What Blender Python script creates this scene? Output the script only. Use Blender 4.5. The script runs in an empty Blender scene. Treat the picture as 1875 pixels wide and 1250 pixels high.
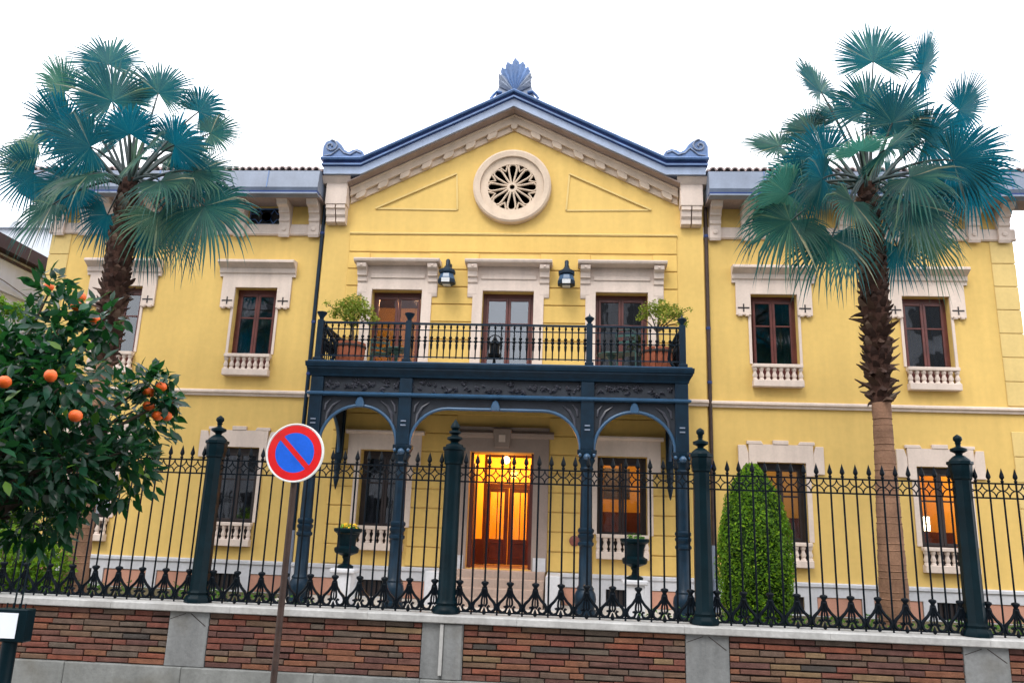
import bpy, bmesh, math, random
import numpy as np
from mathutils import Vector, Matrix

random.seed(11)
rng = np.random.default_rng(11)
R = math.radians
PI = math.pi
sc = bpy.context.scene
COL = sc.collection

# ------------------------------------------------------------------ camera
CAM = Vector((1.416, -17.0, 2.05))
pitch, yaw, roll = R(13.821), R(-4.381), R(2.075)
fw = Vector((math.sin(yaw)*math.cos(pitch), math.cos(yaw)*math.cos(pitch), math.sin(pitch)))
rt = Vector((math.cos(yaw), -math.sin(yaw), 0)); up = rt.cross(fw)
r2 = rt*math.cos(roll) + up*math.sin(roll); u2 = -rt*math.sin(roll) + up*math.cos(roll)
cd = bpy.data.cameras.new('camera'); cam = bpy.data.objects.new('camera', cd); COL.objects.link(cam)
M = Matrix((r2, u2, -fw)).transposed().to_4x4(); M.translation = CAM
cam.matrix_world = M
cd.sensor_width = 36.0; cd.lens = 1442.06/1875*36; cd.clip_start = 0.1; cd.clip_end = 2000
sc.camera = cam

# ------------------------------------------------------------------ world: bright overcast sky
SUN_EL, SUN_AZ = R(52), R(200)      # azimuth clockwise from +y: light comes from the street side
w = bpy.data.worlds.new('World'); sc.world = w; w.use_nodes = True
nt = w.node_tree; nt.nodes.clear()
sky = nt.nodes.new('ShaderNodeTexSky'); sky.sky_type = 'NISHITA'; sky.sun_disc = False
sky.sun_elevation = SUN_EL; sky.sun_rotation = SUN_AZ; sky.dust_density = 3.0
mixn = nt.nodes.new('ShaderNodeMix'); mixn.data_type = 'RGBA'
mixn.inputs['Factor'].default_value = 0.9
mixn.inputs['B'].default_value = (22.0, 22.4, 23.6, 1)      # even white cloud cover
bg = nt.nodes.new('ShaderNodeBackground'); bg.inputs['Strength'].default_value = 0.1
wo = nt.nodes.new('ShaderNodeOutputWorld')
nt.links.new(sky.outputs['Color'], mixn.inputs['A']); nt.links.new(mixn.outputs['Result'], bg.inputs['Color'])
nt.links.new(bg.outputs['Background'], wo.inputs['Surface'])
sl = bpy.data.lights.new('sun', 'SUN'); sl.energy = 1.45; sl.angle = R(18); sl.color = (1.0, 0.96, 0.9)
so = bpy.data.objects.new('sun', sl); COL.objects.link(so)
sd = Vector((math.sin(SUN_AZ)*math.cos(SUN_EL), math.cos(SUN_AZ)*math.cos(SUN_EL), math.sin(SUN_EL)))
so.rotation_euler = (-sd).to_track_quat('-Z', 'Y').to_euler()

sc.view_settings.view_transform = 'Standard'; sc.view_settings.look = 'None'
sc.view_settings.exposure = 0.30; sc.view_settings.gamma = 1.0; sc.view_settings.use_curve_mapping = False
sc.render.engine = 'CYCLES'
sc.cycles.max_bounces = 8; sc.cycles.transparent_max_bounces = 12; sc.cycles.use_denoising = True
sc.cycles.sample_clamp_indirect = 6.0

# ------------------------------------------------------------------ materials
MAT = {}
def mat(name, base, rough=0.7, var=0.12, scale=3.0, bump=0.0, bscale=40.0, spec=0.4, metal=0.0,
        coat=0.0, streak=0.0, fine=0.0, ramp=None, rand=None, transl=None, sat=0.0, dirt=0.0):
    m = bpy.data.materials.new(name); m.use_nodes = True
    n = m.node_tree.nodes; l = m.node_tree.links
    b = n['Principled BSDF']
    b.inputs['Roughness'].default_value = rough; b.inputs['Metallic'].default_value = metal
    b.inputs['Specular IOR Level'].default_value = spec
    b.inputs['Coat Weight'].default_value = coat
    geo = n.new('ShaderNodeNewGeometry')
    col = None
    if rand:                                            # rand = (kind, [(pos, rgb)...])
        src = n.new('ShaderNodeObjectInfo').outputs['Random'] if rand[0] == 'object' else geo.outputs['Random Per Island']
        cr = n.new('ShaderNodeValToRGB'); cr.color_ramp.interpolation = rand[2] if len(rand) > 2 else 'CONSTANT'
        el = cr.color_ramp.elements
        for i, (p, c) in enumerate(rand[1]):
            e = el[i] if i < 2 else el.new(p)
            e.position = p; e.color = (*c, 1)
        l.new(src, cr.inputs['Fac']); col = cr.outputs['Color']
    else:
        rgb = n.new('ShaderNodeRGB'); rgb.outputs[0].default_value = (*base, 1); col = rgb.outputs[0]
    def mul(col, fac_out, lo, hi):
        mr = n.new('ShaderNodeMapRange'); mr.inputs['From Min'].default_value = 0.3; mr.inputs['From Max'].default_value = 0.7
        mr.inputs['To Min'].default_value = lo; mr.inputs['To Max'].default_value = hi
        l.new(fac_out, mr.inputs['Value'])
        mx = n.new('ShaderNodeMix'); mx.data_type = 'RGBA'; mx.blend_type = 'MULTIPLY'; mx.inputs['Factor'].default_value = 1
        l.new(col, mx.inputs['A']); l.new(mr.outputs['Result'], mx.inputs['B'])
        return mx.outputs['Result']
    def noise(sc_, det=4, stretch=None):
        t = n.new('ShaderNodeTexNoise'); t.inputs['Scale'].default_value = sc_; t.inputs['Detail'].default_value = det
        if stretch:
            mp = n.new('ShaderNodeMapping'); mp.inputs['Scale'].default_value = stretch
            l.new(geo.outputs['Position'], mp.inputs['Vector']); l.new(mp.outputs['Vector'], t.inputs['Vector'])
        else:
            l.new(geo.outputs['Position'], t.inputs['Vector'])
        return t.outputs['Fac']
    if var: col = mul(col, noise(scale), 1-var, 1+var)
    if fine: col = mul(col, noise(scale*14, 3), 1-fine, 1+fine)
    if streak: col = mul(col, noise(1.0, 5, (5.0, 5.0, 0.45)), 1-streak, 1+streak*0.5)
    if dirt:                                            # blotchy stains
        t = noise(1.7, 8)
        mr = n.new('ShaderNodeMapRange'); mr.inputs['From Min'].default_value = 0.52; mr.inputs['From Max'].default_value = 0.72
        mr.inputs['To Min'].default_value = 0; mr.inputs['To Max'].default_value = dirt; l.new(t, mr.inputs['Value'])
        mx = n.new('ShaderNodeMix'); mx.data_type = 'RGBA'; mx.inputs['B'].default_value = (0.10, 0.085, 0.06, 1)
        l.new(mr.outputs['Result'], mx.inputs['Factor']); l.new(col, mx.inputs['A']); col = mx.outputs['Result']
    l.new(col, b.inputs['Base Color'])
    if bump:
        t = noise(bscale, 6)
        bn = n.new('ShaderNodeBump'); bn.inputs['Strength'].default_value = bump; bn.inputs['Distance'].default_value = 0.02
        l.new(t, bn.inputs['Height']); l.new(bn.outputs['Normal'], b.inputs['Normal'])
    if transl:
        tr = n.new('ShaderNodeBsdfTranslucent'); tr.inputs['Color'].default_value = (*transl, 1)
        ad = n.new('ShaderNodeMixShader'); ad.inputs[0].default_value = 0.35
        o = n['Material Output']
        l.new(b.outputs[0], ad.inputs[1]); l.new(tr.outputs[0], ad.inputs[2]); l.new(ad.outputs[0], o.inputs['Surface'])
    MAT[name] = m
    return m

mat('stucco', (0.675, 0.460, 0.145), 0.85, var=0.06, scale=0.6, fine=0.03, streak=0.06, bump=0.12, bscale=90, spec=0.2)
mat('stucco_course', (0.675, 0.452, 0.135), 0.85, var=0.06, scale=0.9, fine=0.03, streak=0.06, bump=0.12, bscale=90, spec=0.2)
mat('quoin', (0.65, 0.48, 0.19), 0.85, var=0.06, scale=1.2, fine=0.03, streak=0.04, bump=0.12, bscale=90, spec=0.2)
mat('trim_cream', (0.60, 0.475, 0.36), 0.75, var=0.06, scale=1.5, fine=0.04, streak=0.11, bump=0.08, bscale=60, spec=0.25)
mat('trim', (0.655, 0.54, 0.46), 0.75, var=0.06, scale=1.5, fine=0.04, streak=0.11, bump=0.08, bscale=60, spec=0.25)
mat('base_stone', (0.52, 0.52, 0.54), 0.75, var=0.07, scale=1.2, fine=0.05, streak=0.08, bump=0.1, bscale=50, spec=0.25)
mat('terracotta', (0.46, 0.235, 0.165), 0.85, var=0.1, scale=2.5, fine=0.06, bump=0.1, spec=0.2)
mat('zinc_blue', (0.085, 0.16, 0.33), 0.42, var=0.2, scale=2.5, fine=0.1, streak=0.2, spec=0.5)
mat('zinc_light', (0.34, 0.41, 0.55), 0.45, var=0.12, scale=1.5, fine=0.05, streak=0.1, spec=0.45)
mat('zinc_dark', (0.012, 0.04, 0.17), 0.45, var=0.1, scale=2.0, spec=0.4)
mat('zinc_pale', (0.18, 0.215, 0.285), 0.45, var=0.16, scale=1.5, fine=0.05, streak=0.12, spec=0.5)
mat('roof_clay', (0.50, 0.40, 0.38), 0.85, var=0.2, scale=5, fine=0.1, spec=0.2)
mat('iron', (0.003, 0.016, 0.032), 0.42, var=0.25, scale=6, fine=0.15, bump=0.05, bscale=60, spec=0.22)
mat('iron_panel', (0.016, 0.020, 0.028), 0.6, var=0.25, scale=5, fine=0.15, bump=0.1, spec=0.35)
mat('iron_relief', (0.055, 0.056, 0.070), 0.32, var=0.3, scale=9, fine=0.2, spec=0.5)
mat('iron_blue_sheen', (0.028, 0.08, 0.155), 0.3, var=0.15, scale=5, fine=0.1, spec=0.6)  # lighter than the dark iron paint: sky sheen on the mouldings painted in
mat('iron_fence', (0.0018, 0.0045, 0.008), 0.45, var=0.3, scale=9, fine=0.2, bump=0.06, bscale=80, spec=0.12)
mat('iron_post', (0.0012, 0.009, 0.013), 0.40, var=0.25, scale=6, fine=0.15, bump=0.06, bscale=70, spec=0.10)
mat('wood', (0.105, 0.026, 0.020), 0.42, var=0.25, scale=5, fine=0.2, spec=0.5)
mat('wood_dark', (0.022, 0.014, 0.014), 0.42, var=0.25, scale=5, fine=0.2, spec=0.5)
mat('door_stone', (0.30, 0.235, 0.20), 0.75, var=0.08, scale=2, fine=0.05, bump=0.08, spec=0.25)
mat('step_stone', (0.36, 0.27, 0.22), 0.7, var=0.12, scale=2, fine=0.08, bump=0.1, spec=0.3)
mat('interior', (0.16, 0.12, 0.09), 0.9, var=0.1, scale=1, spec=0.1)
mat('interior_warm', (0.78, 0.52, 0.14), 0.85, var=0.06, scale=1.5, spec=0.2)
mat('soffit_shade', (0.30, 0.235, 0.215), 0.8, var=0.12, scale=2, fine=0.08, streak=0.08, spec=0.2)  # cream soffit darkened to taupe: the shade under the eaves is in the colour
mat('curtain', (0.40, 0.36, 0.33), 0.9, var=0.1, scale=3, streak=0.2, spec=0.1)
mat('ceiling_board', (0.10, 0.075, 0.055), 0.7, var=0.15, scale=3, spec=0.3)
mat('coping', (0.39, 0.385, 0.37), 0.8, var=0.14, scale=1.6, fine=0.1, streak=0.16, bump=0.15, bscale=45, spec=0.25, dirt=0.25)
mat('pier', (0.195, 0.20, 0.198), 0.85, var=0.12, scale=1.8, fine=0.1, streak=0.22, bump=0.25, bscale=40, spec=0.2, dirt=0.6)
mat('plinth', (0.20, 0.205, 0.195), 0.85, var=0.12, scale=1.5, fine=0.1, streak=0.2, bump=0.25, bscale=40, spec=0.2, dirt=0.6)
mat('mortar', (0.045, 0.036, 0.032), 0.95, var=0.3, scale=6, fine=0.2, bump=0.4, bscale=60, spec=0.1)
BR = [(0.0, (0.150, 0.055, 0.040)), (0.16, (0.128, 0.060, 0.046)), (0.31, (0.112, 0.074, 0.056)), (0.43, (0.180, 0.078, 0.046)),
      (0.54, (0.102, 0.050, 0.042)), (0.65, (0.180, 0.118, 0.066)), (0.70, (0.100, 0.076, 0.060)), (0.80, (0.190, 0.064, 0.040)),
      (0.88, (0.135, 0.082, 0.054)), (0.97, (0.058, 0.050, 0.045))]
mat('brick', None, 0.88, var=0.22, scale=9, fine=0.2, bump=0.45, bscale=55, spec=0.2, rand=('object', BR), dirt=0.25)
mat('brick_mass', None, 0.88, var=0.22, scale=9, fine=0.2, bump=0.45, bscale=55, spec=0.2, rand=('island', BR), dirt=0.25)
mat('pavement', (0.30, 0.29, 0.27), 0.85, var=0.12, scale=2, fine=0.1, bump=0.2, spec=0.25, dirt=0.3)
mat('asphalt', (0.05, 0.05, 0.052), 0.9, var=0.2, scale=3, fine=0.2, bump=0.3, bscale=120, spec=0.2)
mat('paving_pale', (0.52, 0.48, 0.43), 0.8, var=0.1, scale=2, fine=0.08, bump=0.15, spec=0.25)
mat('soil', (0.10, 0.085, 0.05), 0.95, var=0.3, scale=4, fine=0.2, bump=0.4, spec=0.1)
mat('palm_leaf', None, 0.42, var=0.3, scale=2.2, fine=0.2, spec=0.3, transl=(0.002, 0.20, 0.31), rand=('island', [(0, (0.013, 0.062, 0.040)), (0.35, (0.024, 0.088, 0.052)), (0.68, (0.050, 0.125, 0.066)), (0.86, (0.12, 0.19, 0.09)), (0.97, (0.28, 0.27, 0.15))]))
mat('palm_leaf_pale', None, 0.45, var=0.3, scale=2.2, fine=0.2, spec=0.3, transl=(0.06, 0.28, 0.22), rand=('island', [(0, (0.05, 0.12, 0.07)), (0.5, (0.085, 0.16, 0.09)), (0.85, (0.20, 0.24, 0.13))]))
mat('petiole', (0.018, 0.036, 0.034), 0.5, var=0.2, scale=6, spec=0.4)
mat('palm_bark', (0.225, 0.125, 0.078), 0.9, var=0.3, scale=3, fine=0.15, streak=0.1, bump=0.4, bscale=25, spec=0.2)
mat('palm_fibre', (0.060, 0.030, 0.022), 0.95, var=0.35, scale=8, fine=0.3, bump=0.8, bscale=40, spec=0.15)
mat('palm_boot', None, 0.9, var=0.25, scale=9, fine=0.2, bump=0.4, spec=0.2, rand=('island', [(0, (0.05, 0.028, 0.022)), (0.45, (0.085, 0.05, 0.036)), (0.8, (0.13, 0.085, 0.06)), (0.95, (0.17, 0.13, 0.10))]))
LEAFR = [(0, (0.004, 0.026, 0.014)), (0.3, (0.007, 0.040, 0.022)), (0.6, (0.012, 0.060, 0.034)), (0.85, (0.025, 0.095, 0.045)), (0.95, (0.10, 0.20, 0.02))]
mat('orange_leaf', None, 0.26, var=0.2, scale=9, spec=0.34, rand=('island', LEAFR), transl=(0.02, 0.11, 0.02))
mat('orange_leaf_single', None, 0.26, var=0.2, scale=9, spec=0.34, rand=('object', LEAFR), transl=(0.02, 0.11, 0.02))
mat('orange_peel', (0.85, 0.125, 0.008), 0.42, var=0.12, scale=12, bump=0.25, bscale=180, spec=0.5)
mat('bark', (0.085, 0.065, 0.05), 0.9, var=0.25, scale=9, fine=0.2, bump=0.5, bscale=40, spec=0.15)
mat('topiary_leaf', None, 0.6, var=0.3, scale=3.0, spec=0.3, rand=('island', [(0, (0.035, 0.09, 0.004)), (0.3, (0.075, 0.17, 0.005)), (0.65, (0.14, 0.27, 0.006)), (0.9, (0.24, 0.38, 0.012))]), transl=(0.18, 0.38, 0.01))
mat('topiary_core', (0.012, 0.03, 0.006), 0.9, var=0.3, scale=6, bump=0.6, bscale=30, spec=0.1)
mat('hedge_leaf', None, 0.55, var=0.3, scale=3.0, spec=0.3, rand=('island', [(0, (0.06, 0.16, 0.006)), (0.35, (0.13, 0.27, 0.010)), (0.75, (0.24, 0.38, 0.02))]), transl=(0.26, 0.46, 0.02))
mat('cover_leaf', None, 0.55, var=0.3, scale=3.0, spec=0.3, rand=('island', [(0, (0.03, 0.10, 0.01)), (0.45, (0.06, 0.17, 0.015)), (0.9, (0.16, 0.28, 0.03))]), transl=(0.12, 0.3, 0.02))
mat('pot_leaf', None, 0.5, var=0.3, scale=5.0, spec=0.35, rand=('island', [(0, (0.09, 0.15, 0.01)), (0.35, (0.17, 0.24, 0.02)), (0.75, (0.32, 0.38, 0.05))]), transl=(0.30, 0.36, 0.04))
mat('flower', None, 0.6, var=0.1, scale=5, spec=0.2, rand=('island', [(0, (0.75, 0.42, 0.01)), (0.6, (0.85, 0.55, 0.02)), (0.9, (0.25, 0.35, 0.03))]))
mat('barrel_wood', (0.30, 0.085, 0.04), 0.6, var=0.25, scale=9, fine=0.2, spec=0.3)
mat('barrel_dark', (0.05, 0.035, 0.03), 0.6, var=0.2, scale=9, spec=0.3)
mat('furniture', (0.012, 0.06, 0.05), 0.4, var=0.2, scale=9, spec=0.5)
mat('sign_white', (0.78, 0.80, 0.78), 0.4, var=0.03, scale=5, spec=0.5)
mat('sign_red', (0.66, 0.008, 0.010), 0.42, var=0.14, scale=6, spec=0.4, dirt=0.12, fine=0.06)
mat('sign_blue', (0.006, 0.105, 0.62), 0.42, var=0.14, scale=6, spec=0.4, dirt=0.10, fine=0.06)
mat('pole_rust', (0.045, 0.026, 0.020), 0.6, var=0.3, scale=8, fine=0.2, bump=0.2, spec=0.35)
mat('paper', (0.75, 0.79, 0.85), 0.6, var=0.03, scale=8, spec=0.3)
mat('white_wall', (0.60, 0.66, 0.86), 0.85, var=0.05, scale=1, streak=0.06, spec=0.2)
mat('eave_dark', (0.06, 0.035, 0.045), 0.7, var=0.15, scale=3, spec=0.3)
mat('far_wall', (0.55, 0.58, 0.63), 0.85, var=0.05, scale=0.6, spec=0.2)
mat('block_wall', (0.30, 0.30, 0.31), 0.8, var=0.08, scale=0.5, spec=0.2)
mat('block_pale', (0.70, 0.72, 0.74), 0.8, var=0.05, scale=0.5, spec=0.2)
mat('block_glass', (0.02, 0.022, 0.025), 0.2, var=0.1, scale=1, spec=0.5)
mat('frosted', (0.55, 0.56, 0.56), 0.5, var=0.04, scale=8, spec=0.4)
mat('plaque', (0.23, 0.075, 0.05), 0.5, var=0.2, scale=20, spec=0.4)
mat('grille_blue', (0.06, 0.15, 0.38), 0.4, var=0.15, scale=9, spec=0.5)

def glass(name, tint=(0.55, 0.57, 0.60), ior=2.0, rough=0.02):
    m = bpy.data.materials.new(name); m.use_nodes = True
    n = m.node_tree.nodes; l = m.node_tree.links; n.remove(n['Principled BSDF'])
    tr = n.new('ShaderNodeBsdfTransparent'); tr.inputs[0].default_value = (*tint, 1)
    gl = n.new('ShaderNodeBsdfGlossy'); gl.inputs['Roughness'].default_value = rough
    gl.inputs['Color'].default_value = (0.92, 0.96, 1.0, 1)
    fr = n.new('ShaderNodeFresnel'); fr.inputs['IOR'].default_value = ior
    # faint waviness of old panes
    t = n.new('ShaderNodeTexNoise'); t.inputs['Scale'].default_value = 2.2
    g = n.new('ShaderNodeNewGeometry'); l.new(g.outputs['Position'], t.inputs['Vector'])
    bn = n.new('ShaderNodeBump'); bn.inputs['Strength'].default_value = 0.12; bn.inputs['Distance'].default_value = 0.02
    l.new(t.outputs['Fac'], bn.inputs['Height']); l.new(bn.outputs['Normal'], gl.inputs['Normal'])
    mx = n.new('ShaderNodeMixShader'); l.new(fr.outputs[0], mx.inputs[0]); l.new(tr.outputs[0], mx.inputs[1]); l.new(gl.outputs[0], mx.inputs[2])
    l.new(mx.outputs[0], n['Material Output'].inputs['Surface'])
    MAT[name] = m
glass('glass'); glass('glass_clear', (0.88, 0.88, 0.88), 1.45)

def emit(name, col, s):
    m = bpy.data.materials.new(name); m.use_nodes = True
    b = m.node_tree.nodes['Principled BSDF']
    b.inputs['Base Color'].default_value = (0.8, 0.8, 0.8, 1)
    b.inputs['Emission Color'].default_value = (*col, 1); b.inputs['Emission Strength'].default_value = s
    MAT[name] = m
emit('lamp_warm', (1.0, 0.62, 0.22), 6.0)
emit('lamp_white', (1.0, 0.86, 0.55), 9.0)

# ------------------------------------------------------------------ mesh helpers
WORG = {}
def tag(o, label=None, cat=None, group=None, kind=None):
    if label: o['label'] = label
    if cat: o['category'] = cat
    if group: o['group'] = group
    if kind: o['kind'] = kind
    return o
def attach(o, parent=None, at=(0, 0, 0)):
    at = Vector(at); COL.objects.link(o)
    WORG[o.name] = at
    if parent is not None:
        o.parent = parent; o.location = at - WORG[parent.name]
    else:
        o.location = at
    return o
def empty(name, at, label, cat, group=None):
    o = bpy.data.objects.new(name, None); o.empty_display_size = 0.2
    attach(o, None, at); return tag(o, label, cat, group)
class MB:
    def __init__(s): s.v = []; s.f = []
    def add(s, vs, fs):
        o = len(s.v); s.v.extend([tuple(p) for p in vs]); s.f.extend([tuple(i+o for i in f) for f in fs]); return s
    def box(s, x0, x1, y0, y1, z0, z1):
        return s.add([(x0,y0,z0),(x1,y0,z0),(x1,y1,z0),(x0,y1,z0),(x0,y0,z1),(x1,y0,z1),(x1,y1,z1),(x0,y1,z1)],
                     [(0,3,2,1),(4,5,6,7),(0,1,5,4),(1,2,6,5),(2,3,7,6),(3,0,4,7)])
    def xz(s, poly, y0, y1):                       # polygon in x,z pushed through y
        n = len(poly)
        return s.add([(x, y0, z) for x, z in poly] + [(x, y1, z) for x, z in poly],
                     [tuple(range(n)), tuple(range(2*n-1, n-1, -1))] + [(i, i+n, (i+1) % n+n, (i+1) % n) for i in range(n)])
    def yz(s, poly, x0, x1):                       # profile in y,z run along x
        n = len(poly)
        return s.add([(x0, y, z) for y, z in poly] + [(x1, y, z) for y, z in poly],
                     [tuple(range(n)), tuple(range(2*n-1, n-1, -1))] + [(i, i+n, (i+1) % n+n, (i+1) % n) for i in range(n)])
    def xy(s, poly, z0, z1):
        n = len(poly)
        return s.add([(x, y, z0) for x, y in poly] + [(x, y, z1) for x, y in poly],
                     [tuple(range(n)), tuple(range(2*n-1, n-1, -1))] + [(i, i+n, (i+1) % n+n, (i+1) % n) for i in range(n)])
    def lathe(s, prof, n=12, c=(0, 0), ph=0.0, axis='z'):
        vs = []; fs = []; k = len(prof)
        for r, z in prof:
            for i in range(n):
                a = ph+2*PI*i/n
                if axis == 'z': vs.append((c[0]+r*math.cos(a), c[1]+r*math.sin(a), z))
                else: vs.append((c[0]+r*math.cos(a), z, c[1]+r*math.sin(a)))      # axis y, c = (x, z)
        for j in range(k-1):
            for i in range(n):
                fs.append((j*n+i, j*n+(i+1) % n, (j+1)*n+(i+1) % n, (j+1)*n+i))
        if prof[0][0] > 1e-6: fs.append(tuple(range(n-1, -1, -1)))
        if prof[-1][0] > 1e-6: fs.append(tuple((k-1)*n+i for i in range(n)))
        return s.add(vs, fs)
    def tube(s, pts, r, n=6, flat=None):
        pts = [Vector(p) for p in pts]; vs = []; fs = []
        rs = r if isinstance(r, (list, tuple)) else [r]*len(pts)
        ref = None
        for i, p in enumerate(pts):
            t = (pts[min(i+1, len(pts)-1)]-pts[max(i-1, 0)])
            t = t.normalized() if t.length > 1e-9 else Vector((0, 0, 1))
            if ref is None: ref = Vector((0, 1, 0)) if abs(t.y) < 0.9 else Vector((1, 0, 0))
            a = t.cross(ref).normalized(); b = a.cross(t).normalized(); ref = b
            for k in range(n):
                an = 2*PI*k/n + PI/n
                vs.append(p + a*math.cos(an)*rs[i] + b*math.sin(an)*rs[i]*(flat or 1.0))
        m = len(pts)
        for j in range(m-1):
            for i in range(n):
                fs.append((j*n+i, j*n+(i+1) % n, (j+1)*n+(i+1) % n, (j+1)*n+i))
        fs.append(tuple(range(n-1, -1, -1))); fs.append(tuple((m-1)*n+i for i in range(n)))
        return s.add(vs, fs)
    def mesh(s, name, material, smooth=None):
        me = bpy.data.meshes.new(name); me.from_pydata(s.v, [], s.f)
        if len(s.f) < 4000:
            bm = bmesh.new(); bm.from_mesh(me); bmesh.ops.recalc_face_normals(bm, faces=bm.faces); bm.to_mesh(me); bm.free()
        me.materials.append(MAT[material] if isinstance(material, str) else material)
        if smooth:
            me.shade_smooth(); me.set_sharp_from_angle(angle=R(smooth))
        me.update(); return me
    def build(s, name, material, parent=None, smooth=None, at=(0, 0, 0), bevel=0.0):
        o = bpy.data.objects.new(name, s.mesh(name, material, smooth))
        attach(o, parent, at)
        if bevel:
            md = o.modifiers.new('edge', 'BEVEL'); md.width = bevel; md.segments = 1; md.limit_method = 'ANGLE'; md.angle_limit = R(40)
        return o
def inst(me, name, parent, at, scale=None, rot=None):
    o = bpy.data.objects.new(name, me); attach(o, parent, at)
    if scale: o.scale = scale
    if rot: o.rotation_euler = rot
    return o
def arc(cx, cz, r, a0, a1, n):
    return [(cx+r*math.cos(R(a0+(a1-a0)*i/n)), cz+r*math.sin(R(a0+(a1-a0)*i/n))) for i in range(n+1)]
def wall_holes(x0, x1, z0, z1, holes, y0, y1):
    """solid wall slab with rectangular openings (front y0, back y1) and real reveals"""
    xs = sorted({x0, x1, *[h[0] for h in holes], *[h[1] for h in holes]}); zs = sorted({z0, z1, *[h[2] for h in holes], *[h[3] for h in holes]})
    xs = [x for x in xs if x0 <= x <= x1]; zs = [z for z in zs if z0 <= z <= z1]
    def solid(i, j):
        if i < 0 or j < 0 or i >= len(xs)-1 or j >= len(zs)-1: return False
        cx = (xs[i]+xs[i+1])/2; cz = (zs[j]+zs[j+1])/2
        return not any(h[0] < cx < h[1] and h[2] < cz < h[3] for h in holes)
    m = MB()
    for i in range(len(xs)-1):
        for j in range(len(zs)-1):
            if not solid(i, j): continue
            a, b, c, d = xs[i], xs[i+1], zs[j], zs[j+1]
            m.add([(a,y0,c),(b,y0,c),(b,y0,d),(a,y0,d)], [(0,1,2,3)]); m.add([(a,y1,c),(b,y1,c),(b,y1,d),(a,y1,d)], [(3,2,1,0)])
            if not solid(i-1, j): m.add([(a,y0,c),(a,y1,c),(a,y1,d),(a,y0,d)], [(0,3,2,1)])
            if not solid(i+1, j): m.add([(b,y0,c),(b,y1,c),(b,y1,d),(b,y0,d)], [(0,1,2,3)])
            if not solid(i, j-1): m.add([(a,y0,c),(b,y0,c),(b,y1,c),(a,y1,c)], [(0,3,2,1)])
            if not solid(i, j+1): m.add([(a,y0,d),(b,y0,d),(b,y1,d),(a,y1,d)], [(0,1,2,3)])
    return m

# ================================================================== GROUND
GZ = 0.70                                                       # level of the raised front garden
def struct(name, mb, m):
    o = mb.build(name, m); return tag(o, kind='structure')
struct('ground', MB().add([(-300,-300,-0.16),(300,-300,-0.16),(300,300,-0.16),(-300,300,-0.16)], [(0,1,2,3)]), 'asphalt')
struct('pavement', MB().box(-40, 40, -11.2, -6.5, -0.15, 0.0), 'pavement')
struct('kerb', MB().box(-40, 40, -11.38, -11.204, -0.15, 0.004), 'plinth')
struct('garden_ground', MB().box(-14, 16, -6.45, 0.6, -0.1, GZ), 'soil')
pv = struct('garden_path', MB().box(-4.2, 4.2, -6.3, 0.3, GZ-0.05, GZ+0.012), 'paving_pale')

# ================================================================== MANSION
house = empty('yellow_mansion', (0, 0, GZ), 'long yellow two-storey mansion with cream trim, pediment and rose window', 'mansion')
WX = (-9.09, -5.86, 5.86, 9.09)
YC = -0.10                                                       # face of the projecting centre bay
def side_holes(cs):
    h = []
    for c in cs:
        h += [(c-0.5, c+0.5, 5.40, 7.41), (c-0.5, c+0.5, 1.70, 3.73), (c-0.41, c+0.41, 8.99, 9.42), (c-0.33, c+0.33, GZ+0.03, 1.06)]
    return h
for x0, x1, cs in ((-11.05, -4.35, (-9.09, -5.86)), (4.35, 11.05, (5.86, 9.09))):
    wall_holes(x0, x1, GZ-0.2, 9.6, side_holes(cs), 0.0, 0.4).build('wall', 'stucco', house)
DX = (-2.53, 0.0, 2.53)
GX = (-2.55, 2.55)
ch = [(c-0.575, c+0.575, 5.28, 7.37) for c in DX] + [(c-0.52, c+0.52, 1.70, 3.75) for c in GX] + [(-0.68, 0.68, 1.37, 3.77)] + [(c-0.33, c+0.33, GZ+0.03, 1.06) for c in GX]
wall_holes(-4.35, 4.35, GZ-0.2, 9.0, ch, YC, 0.4).build('wall', 'stucco', house)
gp = MB().xz([(-4.35, 9.0), (4.35, 9.0), (4.35, 9.9), (3.8, 9.95), (0, 11.85), (-3.8, 9.95), (-4.35, 9.9)], YC, 0.4)
gp.build('gable_wall', 'stucco', house)
# flanks and back
MB().box(-11.05, -10.7, 0.402, 10, GZ-0.2, 9.6).build('side_wall', 'stucco', house)
MB().box(10.7, 11.05, 0.402, 10, GZ-0.2, 9.6).build('side_wall', 'stucco', house)
MB().box(-10.7, 10.7, 9.7, 10, GZ-0.2, 9.6).build('back_wall', 'stucco', house)
# rooms
rm = MB()
for x in (-7.47, -4.30, -1.27, 1.25, 4.28, 7.45): rm.box(x, x+0.04, 0.41, 4.6, GZ, 9.4)
rm.box(-10.69, 10.69, 4.6, 4.66, GZ, 9.4)
rm.box(-10.69, 10.69, 0.41, 4.59, 4.85, 5.28); rm.box(-10.69, 10.69, 0.41, 4.59, 8.3, 8.4); rm.box(-10.69, 10.69, 0.41, 4.59, 1.2, 1.36)
rm.build('interior_partition', 'interior', house)

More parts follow.
